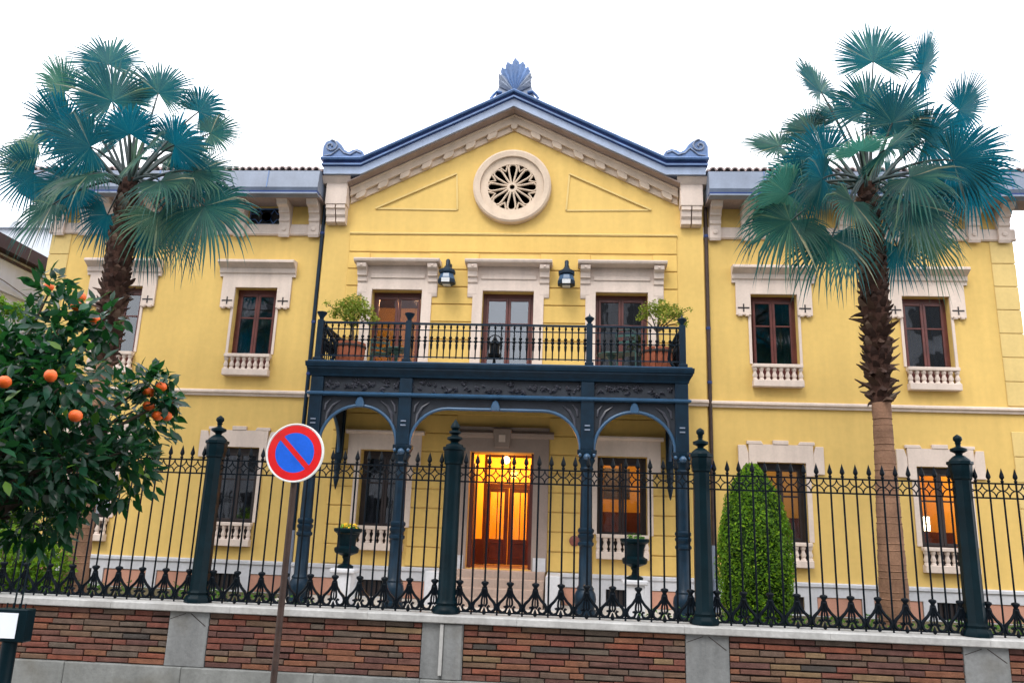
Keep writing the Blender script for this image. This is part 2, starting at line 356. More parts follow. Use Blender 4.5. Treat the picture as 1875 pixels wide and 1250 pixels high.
# ---- stone base with terracotta panels and basement windows
def base_run(x0, x1, y, holes, name='base_course'):
    m = wall_holes(x0, x1, GZ-0.1, 1.33, holes, y-0.05, y-0.002); o = m.build(name, 'base_stone', house)
    MB().yz([(y-0.052, 1.25), (y-0.085, 1.27), (y-0.085, 1.325), (y-0.06, 1.345), (y-0.002, 1.345), (y-0.002, 1.25)], x0, x1).build('base_moulding', 'base_stone', o)
    return o
def base_panels(o, lst, y):
    for a, b in lst:
        MB().box(a+0.012, b-0.012, y-0.03, y-0.003, 0.72, 1.06).build('terracotta_panel', 'terracotta', o, bevel=0.008)
for sx in (-1, 1):
    pans = [(4.55, 5.28), (6.44, 7.32), (7.55, 8.5), (9.68, 10.75)]
    if sx < 0: pans = [(-b, -a) for a, b in pans]
    cs = [c for c in WX if c*sx > 0]
    hol = [(c-0.33, c+0.33, GZ+0.03, 1.06) for c in cs]
    x0, x1 = (4.36, 11.09) if sx > 0 else (-11.09, -4.36)
    o = base_run(x0, x1, 0.0, hol+[(a, b, 0.71, 1.07) for a, b in pans]); base_panels(o, pans, 0.0)
    pans = [(1.32, 1.98), (3.12, 3.95)]
    if sx < 0: pans = [(-b, -a) for a, b in pans]
    x0, x1 = (1.02, 4.355) if sx > 0 else (-4.355, -1.02)
    c = 2.55*sx
    o = base_run(x0, x1, YC, [(c-0.33, c+0.33, GZ+0.03, 1.06)]+[(a, b, 0.71, 1.07) for a, b in pans]); base_panels(o, pans, YC)
for c, y in [(c, 0.0) for c in WX]+[(c, YC) for c in GX]:
    g = MB().box(c-0.33, c+0.33, y+0.02, y+0.04, GZ+0.03, 1.06)
    g = g.build('basement_window', 'wood_dark', house)
    for k in range(6): MB().box(c-0.30+k*0.105, c-0.275+k*0.105, y-0.012, y+0.018, GZ+0.03, 1.06).build('bar', 'iron_fence', g)

# ---- string course, rustication, wall panels
SP = [(-0.002, 4.87), (-0.05, 4.87), (-0.06, 4.91), (-0.10, 4.94), (-0.10, 4.98), (-0.05, 5.01), (-0.002, 5.01)]
for x0, x1 in ((-11.1, -4.352), (4.352, 11.1)): MB().yz(SP, x0, x1).build('string_course', 'trim', house)
for x0, x1 in ((-4.37, -3.72), (3.72, 4.37)): MB().yz([(y+YC, z) for y, z in SP], x0, x1).build('string_course', 'trim', house)
def course(z0, z1, holes, x0=-3.73, x1=3.76):
    spans = [(x0, x1)]
    for a, b, c, d in holes:
        if d <= z0+0.02 or c >= z1-0.02: continue
        ns = []
        for p, q in spans:
            if b <= p or a >= q: ns.append((p, q)); continue
            if a-p > 0.05: ns.append((p, a))
            if q-b > 0.05: ns.append((b, q))
        spans = ns
    for p, q in spans:
        MB().box(p, q, YC-0.03, YC-0.001, z0+0.011, z1-0.011).build('rusticated_course', 'stucco_course', house, bevel=0.010)
uh = [(c-0.70, c+0.70, 5.2, 7.9) for c in DX]
z = 8.28
course(8.28, 8.71, []); course(7.87, 8.28, uh)
while z > 5.4:
    if z < 8.2: course(z-0.41, z, uh)
    z -= 0.41
gh = [(c-0.60, c+0.60, 1.5, 3.75) for c in GX]+[(-1.0, 1.0, 1.2, 4.3)]
for k in range(9): course(1.35+0.4*k, 1.75+0.4*k, gh)
MB().yz([(YC-0.001, 8.70), (YC-0.05, 8.712), (YC-0.06, 8.74), (YC-0.04, 8.76), (YC-0.001, 8.77)], -3.74, 3.77).build('wall_moulding', 'quoin', house)
for sx in (-1, 1):                                              # raised triangular panels beside the rose window
    A, B, C = (sx*3.19, 9.36), (sx*1.32, 10.25), (sx*1.26, 9.34)
    for p, q in ((A, B), (B, C), (C, A)):
        d = Vector((q[0]-p[0], q[1]-p[1])).normalized(); nn = Vector((-d.y, d.x))*0.02
        MB().xz([(p[0]+nn.x, p[1]+nn.y), (q[0]+nn.x, q[1]+nn.y), (q[0]-nn.x, q[1]-nn.y), (p[0]-nn.x, p[1]-nn.y)], YC-0.04 if (p, q) == (A, B) else YC-0.022, YC-0.001).build('panel_moulding', 'quoin', house)
for sx in (-1, 1):                                              # corner quoins
    for k in range(14):
        z0 = 1.36+k*0.525; wq = 0.50
        if z0+0.5 > 8.72: break
        if abs(z0-4.9) < 0.1 or 4.4 < z0 < 5.0: continue
        a, b = sorted((sx*(11.07-wq), sx*11.07))
        MB().box(a, b, -0.020, -0.001, z0+0.006, z0+0.519).build('quoin', 'quoin', house, bevel=0.01)

# ---- rose window
rs = MB()
rs.lathe([(0.70, YC-0.02), (0.70, YC-0.05), (0.74, YC-0.10), (0.745, YC-0.16), (0.86, YC-0.18), (0.905, YC-0.15), (0.91, YC-0.002)], 56, (0.0, 9.89), axis='y')
rsur = rs.build('rose_window_surround', 'trim_cream', house, smooth=35)
MB().lathe([(0.0, YC-0.015), (0.72, YC-0.015), (0.72, YC-0.002)], 40, (0.0, 9.89), axis='y').build('dark_glass', 'block_glass', rsur)
MB().lathe([(0.57, YC-0.02), (0.57, YC-0.075), (0.735, YC-0.10), (0.735, YC-0.02)], 48, (0.0, 9.89), axis='y').build('inner_ring', 'trim_cream', rsur, smooth=35)
MB().lathe([(0.06, YC-0.02), (0.06, YC-0.07), (0.12, YC-0.07), (0.12, YC-0.02)], 24, (0.0, 9.89), axis='y').build('hub', 'trim_cream', rsur, smooth=35)
for k in range(8):                                              # eight tear-shaped petals of tracery
    a = R(90+45*k); ca, sa = math.cos(a), math.sin(a)
    def pt(u, v): return (u*ca-v*sa, YC-0.05, 9.89+u*sa+v*ca)
    tr = MB()
    loop = [(0.11, 0.028), (0.25, 0.055), (0.40, 0.088), (0.50, 0.095), (0.56, 0.06), (0.575, 0.0)]
    tr.tube([pt(u, v) for u, v in loop]+[pt(u, -v) for u, v in reversed(loop[:-1])], 0.026, 6)
    b = a+R(22.5)
    cb, sb = math.cos(b), math.sin(b)
    def pt2(u, v): return (u*cb-v*sb, YC-0.05, 9.89+u*sb+v*cb)
    tr.tube([pt2(0.57, -0.10), pt2(0.47, -0.035), pt2(0.42, 0.0), pt2(0.47, 0.035), pt2(0.57, 0.10)], 0.023, 6)
    tr.tube([pt2(0.42, 0.0), pt2(0.455, 0.0)], 0.016, 5)
    tr.build('tracery_petal', 'trim_cream', rsur, smooth=60)

# ---- pediment
SL = 0.497
def rake(m, prof, zt, xk=3.48, xe=4.42):
    """profile [(y, dz)] swept along kneeler - slope - apex - slope - kneeler; zt is the apex height"""
    path = [(-xe, zt-SL*xk), (-xk, zt-SL*xk), (0, zt), (xk, zt-SL*xk), (xe, zt-SL*xk)]
    if xe <= xk: path = [(-xk, zt-SL*xk), (0, zt), (xk, zt-SL*xk)]
    n = len(prof); vs = []; fs = []
    for x, z in path:
        for y, dz in prof: vs.append((x, y, z+dz))
    for j in range(len(path)-1):
        for i in range(n): fs.append((j*n+i, j*n+(i+1) % n, (j+1)*n+(i+1) % n, (j+1)*n+i))
    fs += [tuple(range(n)), tuple((len(path)-1)*n+i for i in range(n))]
    return m.add(vs, fs)
AP = 12.12
ped = rake(MB(), [(-0.70, 0.0), (-0.72, -0.03), (-0.70, -0.065), (0.3, -0.065), (0.3, 0.05)], AP).build('raking_gutter', 'zinc_blue', house)
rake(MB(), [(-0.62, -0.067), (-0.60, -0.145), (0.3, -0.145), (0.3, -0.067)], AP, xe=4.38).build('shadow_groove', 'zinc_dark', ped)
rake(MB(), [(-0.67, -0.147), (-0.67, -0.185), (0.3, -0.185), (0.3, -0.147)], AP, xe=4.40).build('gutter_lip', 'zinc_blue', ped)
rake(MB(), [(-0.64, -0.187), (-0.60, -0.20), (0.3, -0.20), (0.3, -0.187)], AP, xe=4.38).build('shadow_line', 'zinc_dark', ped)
rake(MB(), [(-0.60, -0.202), (-0.58, -0.375), (0.3, -0.375), (0.3, -0.202)], AP, xe=4.36).build('fascia', 'zinc_light', ped)
sf = rake(MB(), [(-0.53, -0.377), (-0.52, -0.40), (YC-0.002, -0.40), (YC-0.002, -0.377)], AP, xk=3.8, xe=0).build('soffit', 'soffit_shade', house)
# cream band with hanging teeth below the soffit
ZB = AP-0.40
rake(MB(), [(YC-0.05, 0.0), (YC-0.05, -0.37), (YC-0.002, -0.37), (YC-0.002, 0.0)], ZB, xk=3.79, xe=0).build('raking_band', 'trim_cream', house)
rake(MB(), [(YC-0.16, 0.0), (YC-0.18, -0.03), (YC-0.135, -0.06), (YC-0.135, -0.22), (YC-0.052, -0.22), (YC-0.052, 0.0)], ZB, xk=3.79, xe=0).build('raking_band', 'trim_cream', house)
MB().xz([(-0.085, ZB-0.19), (0.085, ZB-0.19), (0.075, ZB-0.33), (0.04, ZB-0.37), (-0.04, ZB-0.37), (-0.075, ZB-0.33)], YC-0.13, YC-0.053).build('tooth', 'trim_cream', house, bevel=0.008)
for sx in (-1, 1):
    for k in range(1, 8):
        xc = 0.505*k; zc = ZB-SL*xc
        p = [(xc-0.11, zc-0.218+SL*0.11), (xc+0.11, zc-0.218-SL*0.11), (xc+0.13, zc-0.315-SL*0.13), (xc+0.09, zc-0.365-SL*0.09), (xc-0.07, zc-0.365+SL*0.07), (xc-0.105, zc-0.315+SL*0.105)]
        MB().xz([(sx*x, z) for x, z in p], YC-0.13, YC-0.053).build('tooth', 'trim_cream', house, bevel=0.008)
# roof planes of the gable
MB().xz([(-4.3, AP-SL*3.48-0.06), (-3.48, AP-SL*3.48-0.06), (0, AP-0.06), (3.48, AP-SL*3.48-0.06), (4.3, AP-SL*3.48-0.06), (4.3, AP-SL*3.48-0.14), (-4.3, AP-SL*3.48-0.14)], 0.302, 9.9).build('gable_roof', 'zinc_pale', house)
# kneeler blocks with paired brackets
for sx in (-1, 1):
    def bx(a, b, y0, y1, z0, z1, nm, bev=0.01, par=house):
        a, b = sorted((sx*a, sx*b)); return MB().box(a, b, y0, y1, z0, z1).build(nm, 'trim', par, bevel=bev)
    kz = AP-SL*3.48-0.385
    k = bx(3.82, 4.32, YC-0.30, YC-0.002, 9.35, 9.86, 'kneeler_block')
    a, b = sorted((sx*3.74, sx*4.40))
    MB().yz([(YC-0.302, 9.86), (YC-0.36, 9.93), (YC-0.42, kz), (YC-0.002, kz), (YC-0.002, 9.86)], a, b).build('kneeler_cap', 'trim', k)
    for xc in (3.95, 4.19):
        a, b = sorted((sx*(xc-0.105), sx*(xc+0.105)))
        MB().yz([(YC-0.28, 9.348), (YC-0.28, 9.26), (YC-0.24, 9.24), (YC-0.22, 9.12), (YC-0.17, 9.06), (YC-0.17, 8.96), (YC-0.10, 8.93), (YC-0.002, 8.93), (YC-0.002, 9.348)], a, b).build('bracket', 'trim', k)
# acroteria: scrolls on the kneelers and palmette on the apex
for sx in (-1, 1):
    zb = AP-SL*3.48+0.0
    poly = [(4.42, zb), (4.42, zb+0.30), (4.36, zb+0.43), (4.24, zb+0.48), (4.10, zb+0.45), (3.98, zb+0.34), (3.90, zb+0.22), (3.80, zb+0.16), (3.72, zb+0.22), (3.60, zb+0.24), (3.48, zb+0.19), (3.44, zb+0.12), (3.40, zb)]
    ac = MB().xz([(sx*x, z) for x, z in poly], -0.62, -0.42).build('scroll_acroterion', 'zinc_blue', house, bevel=0.02)
    sp = [(4.23+0.17*(1-t)*math.cos(R(90+540*t)), zb+0.30+0.16*(1-t)*math.sin(R(90+540*t))) for t in [i/22 for i in range(21)]]
    MB().tube([(sx*x, -0.63, z) for x, z in sp], 0.022, 6).build('volute', 'zinc_pale', ac, smooth=60)
    MB().tube([(sx*x, -0.63, z) for x, z in ((4.36, zb+0.05), (4.2, zb+0.08), (4.02, zb+0.24), (3.9, zb+0.12), (3.75, zb+0.08), (3.62, zb+0.17), (3.5, zb+0.12))], 0.02, 6).build('scroll_line', 'zinc_pale', ac, smooth=60)
fz = AP+0.02
fin = MB().xz([(-0.55, fz-0.27), (-0.44, fz+0.0), (-0.38, fz+0.25), (-0.27, fz+0.48), (-0.12, fz+0.68), (0, fz+0.78), (0.12, fz+0.68), (0.27, fz+0.48), (0.38, fz+0.25), (0.44, fz+0.0), (0.55, fz-0.27), (0, fz+0.0)], -0.44, -0.34).build('apex_palmette', 'zinc_pale', house, bevel=0.02)
for k in range(-4, 5):                                          # nine lobes of the palmette
    a = R(k*12.5); L_ = 0.92-0.075*abs(k)**1.25; wd = 0.105
    s0 = Vector((math.sin(a), 0, math.cos(a))); t0 = Vector((math.cos(a), 0, -math.sin(a)))
    o0 = Vector((0, -0.47, fz-0.0))
    vs = []; st = [(0.02, 0.3), (0.45, 0.62), (0.75, 0.95), (0.9, 0.75), (1.0, 0.0)]
    m = MB(); sec = []
    for u, q in st:
        c0 = o0+s0*(u*L_)
        for v, h in ((-1, 0.0), (0, -0.055), (1, 0.0), (0.0, 0.09)):
            vs.append(c0+t0*(v*wd*q)+Vector((0, h, 0)))
    fs = []
    for j in range(len(st)-1):
        for i in range(4): fs.append((j*4+i, j*4+(i+1) % 4, (j+1)*4+(i+1) % 4, (j+1)*4+i))
    m.add(vs, fs).build('palmette_lobe', 'zinc_blue' if abs(k) < 3 else 'zinc_pale', fin)
for sx in (-1, 1):
    MB().tube([(sx*x, -0.48, z) for x, z in ((0.30, fz+0.0), (0.42, fz+0.03), (0.50, fz-0.06), (0.56, fz-0.14), (0.50, fz-0.19), (0.45, fz-0.14))], 0.035, 6).build('palmette_curl', 'zinc_blue', fin, smooth=60)

# ---- eaves of the wings
tile_me = MB()
pr = arc(0, 0, 0.088, 0, 180, 6); pi_ = arc(0, 0, 0.060, 180, 0, 6)
tile_me.xz(pr+pi_, 0.0, 0.45); tile_me = tile_me.mesh('roof_tile', 'roof_clay', 40)
for sx in (-1, 1):
    x0, x1 = sorted((sx*4.40, sx*11.55))
    ev = MB().yz([(-0.72, 9.52), (-0.76, 9.60), (-0.70, 10.03), (0.1, 10.25), (0.1, 9.52)], x0, x1).build('zinc_eave', 'zinc_pale', house)
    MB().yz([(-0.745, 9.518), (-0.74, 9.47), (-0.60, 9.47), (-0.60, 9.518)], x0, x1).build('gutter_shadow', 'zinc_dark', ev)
    MB().yz([(-0.78, 9.468), (-0.78, 9.43), (-0.55, 9.43), (-0.55, 9.468)], x0, x1).build('gutter_lip', 'zinc_pale', ev)
    MB().box(x0, x1, -0.548, -0.002, 9.44, 9.50).build('soffit', 'soffit_shade', ev)
    for xs_ in (5.6, 6.9, 8.2, 9.5, 10.8):
        MB().yz([(-0.768, 9.60), (-0.712, 10.03), (-0.70, 10.03), (-0.755, 9.60)], sx*xs_-0.012, sx*xs_+0.012).build('seam', 'zinc_blue', ev)
    n = 44
    for k in range(n):
        x = sx*(4.50+k*0.158)
        inst(tile_me, 'roof_tile', house, (x, -0.70+random.uniform(-0.015, 0.015), 10.05+random.uniform(-0.008, 0.008)), rot=(R(12), 0, random.uniform(-0.04, 0.04)))
    MB().yz([(-0.55, 10.10), (-0.55, 10.16), (6, 11.6), (6, 11.5)], x0, x1).build('wing_roof', 'roof_clay', house)
    # frieze band and brackets
    a, b = sorted((sx*4.352, sx*11.12))
    MB().yz([(-0.002, 8.70), (-0.05, 8.70), (-0.075, 8.73), (-0.06, 8.76), (-0.06, 8.95), (-0.04, 8.98), (-0.002, 8.98)], a, b).build('frieze_band', 'trim', house)
    for xc in (4.62, 5.33, 6.41, 7.47, 8.54, 9.63, 10.22, 10.86):
        a, b = sorted((sx*xc-0.125, sx*xc+0.125))
        BRK = [(-0.062, 8.66), (-0.10, 8.64), (-0.13, 8.70), (-0.13, 8.99), (-0.17, 9.02), (-0.17, 9.06), (-0.15, 9.10), (-0.19, 9.18), (-0.24, 9.20), (-0.24, 9.24), (-0.30, 9.30), (-0.42, 9.33), (-0.44, 9.39), (-0.48, 9.44), (-0.002, 9.44), (-0.002, 8.985), (-0.062, 8.985)]
        bk = MB().yz(BRK, a, b).build('bracket', 'trim', house)
        MB().lathe([(0.055, -0.125), (0.055, -0.15), (0.035, -0.16), (0.0, -0.155)], 12, (sx*xc, 8.83), axis='y').build('rosette', 'trim', bk, smooth=50)
for c in WX:                                                    # attic lights with blue iron lattice
    f = MB().box(c-0.41, c+0.41, 0.12, 0.15, 8.99, 9.42).build('attic_window', 'block_glass', house)
    g = MB()
    for t in (-1, 1):
        g.tube([(c+t*0.40, 0.06, 9.0), (c+t*0.40, 0.06, 9.41)], 0.014, 4); g.tube([(c-0.40, 0.06, 9.205+t*0.2), (c+0.40, 0.06, 9.205+t*0.2)], 0.014, 4)
        g.tube([(c-0.40, 0.06, 9.205+t*0.07), (c-0.26, 0.06, 9.205+t*0.07), (c-0.16, 0.06, 9.205+t*0.19), (c+0.16, 0.06, 9.205+t*0.19), (c+0.26, 0.06, 9.205+t*0.07), (c+0.40, 0.06, 9.205+t*0.07)], 0.012, 4)
        for s_ in (-1, 1): g.tube([(c+s_*0.11, 0.06, 9.205+t*0.07), (c+s_*0.18, 0.06, 9.205+t*0.18)], 0.01, 4)
    g.lathe([(0.115, 0.05), (0.115, 0.075), (0.09, 0.075), (0.09, 0.05), (0.115, 0.05)], 14, (c, 9.205), axis='y')
    g.build('lattice', 'grille_blue', f)

# ---- window builder
def casement(c, z0, z1, hw, y, wood, sill_panel=0.0, glassm='glass', split=0.30, leafw=0.055, bars=False):
    """timber frame with two leaves; glass in four panes (sub-parts)"""
    m = MB(); y0, y1 = y, y+0.07
    m.box(c-hw, c-hw+0.07, y0, y1, z0, z1); m.box(c+hw-0.07, c+hw, y0, y1, z0, z1)
    m.box(c-hw+0.07, c+hw-0.07, y0, y1, z1-0.11, z1); m.box(c-hw+0.07, c+hw-0.07, y0, y1, z0, z0+0.06+sill_panel)
    fr = m.build('window_frame', wood, house, bevel=0.006)
    zt = z1-0.11-(z1-z0-0.11)*split; zb = z0+0.06+sill_panel
    for s_ in (-1, 1):
        a, b = sorted((c+s_*0.003, c+s_*(hw-0.073)))
        lm = MB(); q0, q1 = y0-0.03, y0+0.035
        lm.box(a, a+leafw, q0, q1, zb+0.003, z1-0.113); lm.box(b-leafw, b, q0, q1, zb+0.003, z1-0.113)
        lm.box(a+leafw, b-leafw, q0, q1, z1-0.113-leafw, z1-0.113); lm.box(a+leafw, b-leafw, q0, q1, zb+0.003, zb+leafw+0.01)
        lm.box(a+leafw, b-leafw, q0+0.012, q1-0.012, zt-0.018, zt+0.018)
        lm.build('casement', wood, fr, bevel=0.005)
        for p0, p1 in ((zb+leafw+0.01, zt-0.018), (zt+0.018, z1-0.113-leafw)):
            MB().box(a+leafw, b-leafw, y0-0.002, y0+0.004, p0, p1).build('pane', glassm, fr)
    return fr
bal_me = MB().lathe([(0.040, 0.0), (0.040, 0.03), (0.028, 0.045), (0.045, 0.10), (0.026, 0.17), (0.026, 0.20), (0.040, 0.22), (0.040, 0.27)], 8).mesh('baluster', 'trim', 50)
def balustrade(c, z0, hw=0.53, y=0.0, par=house):
    t = MB().box(c-hw, c+hw, y-0.16, y-0.002, z0+0.42, z0+0.50).build('window_balustrade', 'trim', par, bevel=0.012)
    MB().box(c-hw, c+hw, y-0.17, y-0.002, z0, z0+0.15).build('balustrade_base', 'trim', t, bevel=0.012)
    for k in range(8):
        x = c-hw+0.05+k*(2*hw-0.10)/7
        inst(bal_me, 'baluster', t, (x, y-0.09, z0+0.15), scale=(1.3, 1.3, 1.0))
def hood_profile(y, z):
    return [(y-0.002, z-0.36), (y-0.05, z-0.36), (y-0.055, z-0.30), (y-0.09, z-0.27), (y-0.10, z-0.17), (y-0.15, z-0.14), (y-0.22, z-0.10), (y-0.27, z-0.07), (y-0.27, z-0.02), (y-0.24, z), (y-0.002, z+0.02)]
for c in WX:
    # upper window
    casement(c, 5.40, 7.41, 0.5, 0.17, 'wood', sill_panel=0.36)
    s = wall_holes(c-0.82, c+0.82, 6.93, 7.70, [(c-0.502, c+0.502, 6.8, 7.412)], -0.05, -0.002).build('window_surround', 'trim', house)
    MB().yz(hood_profile(0.0, 8.03), c-0.90, c+0.90).build('hood', 'trim', s)
    for s_ in (-1, 1):
        xc = c+s_*0.66
        cr = MB().box(xc-0.125, xc+0.125, -0.057, -0.0505, 7.075, 7.105).box(xc-0.014, xc+0.014, -0.058, -0.0515, 7.0, 7.18)
        cr.build('incised_cross', 'wood_dark', s)
        for t in (-0.075, 0.075): MB().lathe([(0.045, 6.90), (0.05, 6.93)], 8, (xc+t, -0.045)).box(xc+t-0.05, xc+t+0.05, -0.075, -0.052, 6.935, 6.96).build('drop', 'trim', s)
        MB().box(c+s_*0.503-0.0 if s_ > 0 else c-0.56, c+0.56 if s_ > 0 else c-0.503, -0.028, -0.002, 5.84, 6.928).build('jamb', 'trim', s)
    balustrade(c, 5.32)
    # ground-floor window
    casement(c, 1.70, 3.73, 0.5, 0.17, 'wood_dark', sill_panel=0.38, glassm='glass' if c < 0 else 'glass_clear')
    s = wall_holes(c-0.66, c+0.66, 3.46, 4.10, [(c-0.502, c+0.502, 3.4, 3.732)], -0.06, -0.002).build('window_surround', 'trim', house)
    for s_ in (-1, 1):
        pts = [(0.56, 3.46), (0.88, 3.46), (0.88, 4.08), (0.75, 4.08)]
        MB().xz([(c+s_*x, z_) for x, z_ in [(0.664, 3.50), (0.88, 3.50), (0.88, 4.08), (0.72, 4.08), (0.664, 3.9)]], -0.05, -0.002).build('end_block', 'trim', s, bevel=0.008)
        MB().xz([(c+s_*x, z_) for x, z_ in [(0.36, 4.102), (0.40, 4.17), (0.70, 4.17), (0.70, 4.102)]], -0.065, -0.002).build('raised_block', 'trim', s, bevel=0.008)
        MB().box(*sorted((c+s_*0.502, c+s_*0.60)), -0.03, -0.002, 2.13, 3.458).build('jamb', 'trim', s)
    MB().box(c-0.16, c+0.16, -0.075, -0.002, 4.102, 4.19).build('keystone', 'trim', s, bevel=0.008)
    balustrade(c, 1.62)
for c in GX:
    casement(c, 1.70, 3.75, 0.52, 0.14, 'wood_dark', sill_panel=0.38, glassm='glass_clear' if c > 0 else 'glass')
    s = wall_holes(c-0.80, c+0.80, 3.40, 4.08, [(c-0.522, c+0.522, 3.3, 3.752)], YC-0.07, YC-0.002).build('window_surround', 'trim', house)
    MB().yz([(YC-0.002, 4.082), (YC-0.10, 4.082), (YC-0.16, 4.12), (YC-0.16, 4.16), (YC-0.002, 4.18)], c-0.86, c+0.86).build('hood', 'trim', s)
    for s_ in (-1, 1): MB().box(*sorted((c+s_*0.522, c+s_*0.64)), YC-0.05, YC-0.002, 2.14, 3.398).build('jamb', 'trim', s)
    balustrade(c, 1.65, 0.54, YC)
for c in DX:                                                    # balcony doors
    casement(c, 5.28, 7.37, 0.575, 0.10, 'wood', sill_panel=0.28, split=0.30)
    m = wall_holes(c-0.80, c+0.80, 5.30, 7.93, [(c-0.577, c+0.577, 5.2, 7.372)], YC-0.07, YC-0.002)
    s = m.build('door_surround', 'trim', house)
    MB().yz([(YC-0.072, 7.62), (YC-0.10, 7.64), (YC-0.10, 7.72), (YC-0.072, 7.74)], c-0.62, c+0.62).build('fascia_strip', 'trim', s)
    MB().yz([(YC-0.002, 7.932), (YC-0.22, 7.932), (YC-0.33, 7.96), (YC-0.35, 8.0), (YC-0.35, 8.03), (YC-0.002, 8.05)], c-0.98, c+0.98).build('hood', 'trim', s)
    for s_ in (-1, 1):
        a, b = sorted((c+s_*0.70, c+s_*0.92))
        MB().yz([(YC-0.002, 7.93), (YC-0.30, 7.93), (YC-0.28, 7.84), (YC-0.19, 7.78), (YC-0.17, 7.70), (YC-0.17, 7.67), (YC-0.12, 7.66), (YC-0.11, 7.55), (YC-0.075, 7.53), (YC-0.075, 7.30), (YC-0.055, 7.22), (YC-0.002, 7.20)], a, b).build('hood_bracket', 'trim', s, bevel=0.008)
        MB().lathe([(0.03, YC-0.285), (0.02, YC-0.31), (0.0, YC-0.31)], 8, (c+s_*0.81, 7.885), axis='y').build('stud', 'trim', s)

# ---- entrance: surround, open vestibule and glazed inner door
es = wall_holes(-1.0, 1.0, 1.345, 4.30, [(-0.682, 0.682, 1.2, 3.772)], YC-0.10, YC-0.002).build('entrance_surround', 'door_stone', house)
MB().yz([(YC-0.102, 4.06), (YC-0.16, 4.10), (YC-0.18, 4.16), (YC-0.14, 4.20), (YC-0.102, 4.22)], -1.10, 1.10).build('entrance_cornice', 'door_stone', es)
MB().xz([(-0.16, 3.85), (0.16, 3.85), (0.20, 4.26), (-0.20, 4.26)], YC-0.20, YC-0.101).build('keystone', 'door_stone', es, bevel=0.015)
MB().box(-0.07, 0.07, YC-0.215, YC-0.201, 3.97, 4.12).build('keystone_panel', 'trim', es)
for s_ in (-1, 1):
    MB().box(*sorted((s_*0.72, s_*0.98)), YC-0.13, YC-0.101, 1.345, 1.62).build('jamb_foot', 'base_stone', es)
    MB().box(*sorted((s_*0.62, s_*0.68)), 0.06, 0.12, 1.37, 3.77).build('outer_frame', 'wood', es)
    MB().box(*sorted((s_*0.60, s_*0.66)), 0.125, 0.62, 1.38, 3.55).build('open_door_leaf', 'wood', es)
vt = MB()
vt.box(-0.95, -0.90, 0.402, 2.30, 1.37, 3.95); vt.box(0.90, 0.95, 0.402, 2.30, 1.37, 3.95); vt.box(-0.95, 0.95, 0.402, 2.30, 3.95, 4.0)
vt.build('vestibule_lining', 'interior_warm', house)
hl = MB(); hl.box(-1.22, 1.22, 4.52, 4.58, 1.37, 4.8)
hl.box(-1.22, -1.18, 2.5, 4.5, 1.37, 4.8); hl.box(1.18, 1.22, 2.5, 4.5, 1.37, 4.8)
hl.build('hall_lining', 'interior_warm', house)
MB().box(-1.2, 1.2, 0.41, 4.5, 1.362, 1.37).build('vestibule_floor', 'step_stone', house)
idr = MB(); yy = 2.30
idr.box(-0.90, -0.62, yy, yy+0.09, 1.37, 1.95)
idr.box(-0.62, -0.55, yy, yy+0.09, 1.37, 3.95); idr.box(0.55, 0.62, yy, yy+0.09, 1.37, 3.95)
idr.box(-0.55, 0.55, yy, yy+0.09, 3.16, 3.26); idr.box(-0.02, 0.02, yy+0.01, yy+0.08, 3.26, 3.95)
idr.box(-0.55, 0.55, yy, yy+0.09, 3.90, 3.95)
ido = idr.build('inner_door_frame', 'wood', house)
for s_ in (-1, 1):
    a, b = sorted((s_*0.006, s_*0.545)); m = MB()
    m.box(a, a+0.10, yy, yy+0.05, 1.38, 3.155); m.box(b-0.10, b, yy, yy+0.05, 1.38, 3.155)
    m.box(a+0.10, b-0.10, yy, yy+0.05, 3.06, 3.155); m.box(a+0.10, b-0.10, yy, yy+0.05, 1.38, 1.50); m.box(a+0.10, b-0.10, yy, yy+0.05, 1.86, 1.96)
    m.box(a+0.10, b-0.10, yy+0.015, yy+0.035, 1.50, 1.86); m.box((a+b)/2-0.012, (a+b)/2+0.012, yy+0.01, yy+0.04, 1.96, 3.06)
    m.build('inner_door_leaf', 'wood', ido, bevel=0.006)
    MB().box(a+0.10, b-0.10, yy+0.022, yy+0.028, 1.96, 3.06).build('pane', 'glass_clear', ido)
MB().box(-0.55, 0.55, yy+0.04, yy+0.046, 3.26, 3.90).build('pane', 'glass_clear', ido)
st = empty('entrance_steps', (0, -0.6, GZ), 'brownish stone steps rising to the lit entrance door', 'steps')
for k in range(4):
    z1 = 1.37-0.164*k
    MB().box(-0.98-0.0*k, 0.98, YC-0.12-0.30*(k+1), YC-0.105-0.30*k if k else 0.40, GZ, z1 if k else 1.355).build('step', 'step_stone', st, bevel=0.012)
for s_ in (-1, 1):
    MB().box(*sorted((s_*1.02, s_*1.30)), YC-1.3, YC-0.095, GZ, 1.33).build('cheek_wall', 'base_stone', st, bevel=0.015)
MB().lathe([(0.11, YC-0.031), (0.11, YC-0.055), (0.08, YC-0.07), (0.0, YC-0.07)], 18, (1.57, 1.99), axis='y').build('wall_plaque', 'plaque', house, smooth=40)

# ---- downpipes
for sx in (-1, 1):
    x = sx*4.42
    m = MB().tube([(x, -0.07, 9.44), (x, -0.07, 2.0)], 0.042, 10)
    dp = m.build('downpipe', 'pole_rust' if sx > 0 else 'iron', house, smooth=60)
    MB().tube([(x, -0.07, 2.0), (x, -0.07, GZ)], 0.058, 10).build('pipe_shoe', 'zinc_pale', dp, smooth=60)
    for zz in (8.75, 6.6, 5.4, 3.6): MB().lathe([(0.05, zz-0.03), (0.053, zz), (0.05, zz+0.03)], 10, (x, -0.07)).build('pipe_clamp', 'zinc_dark', dp)

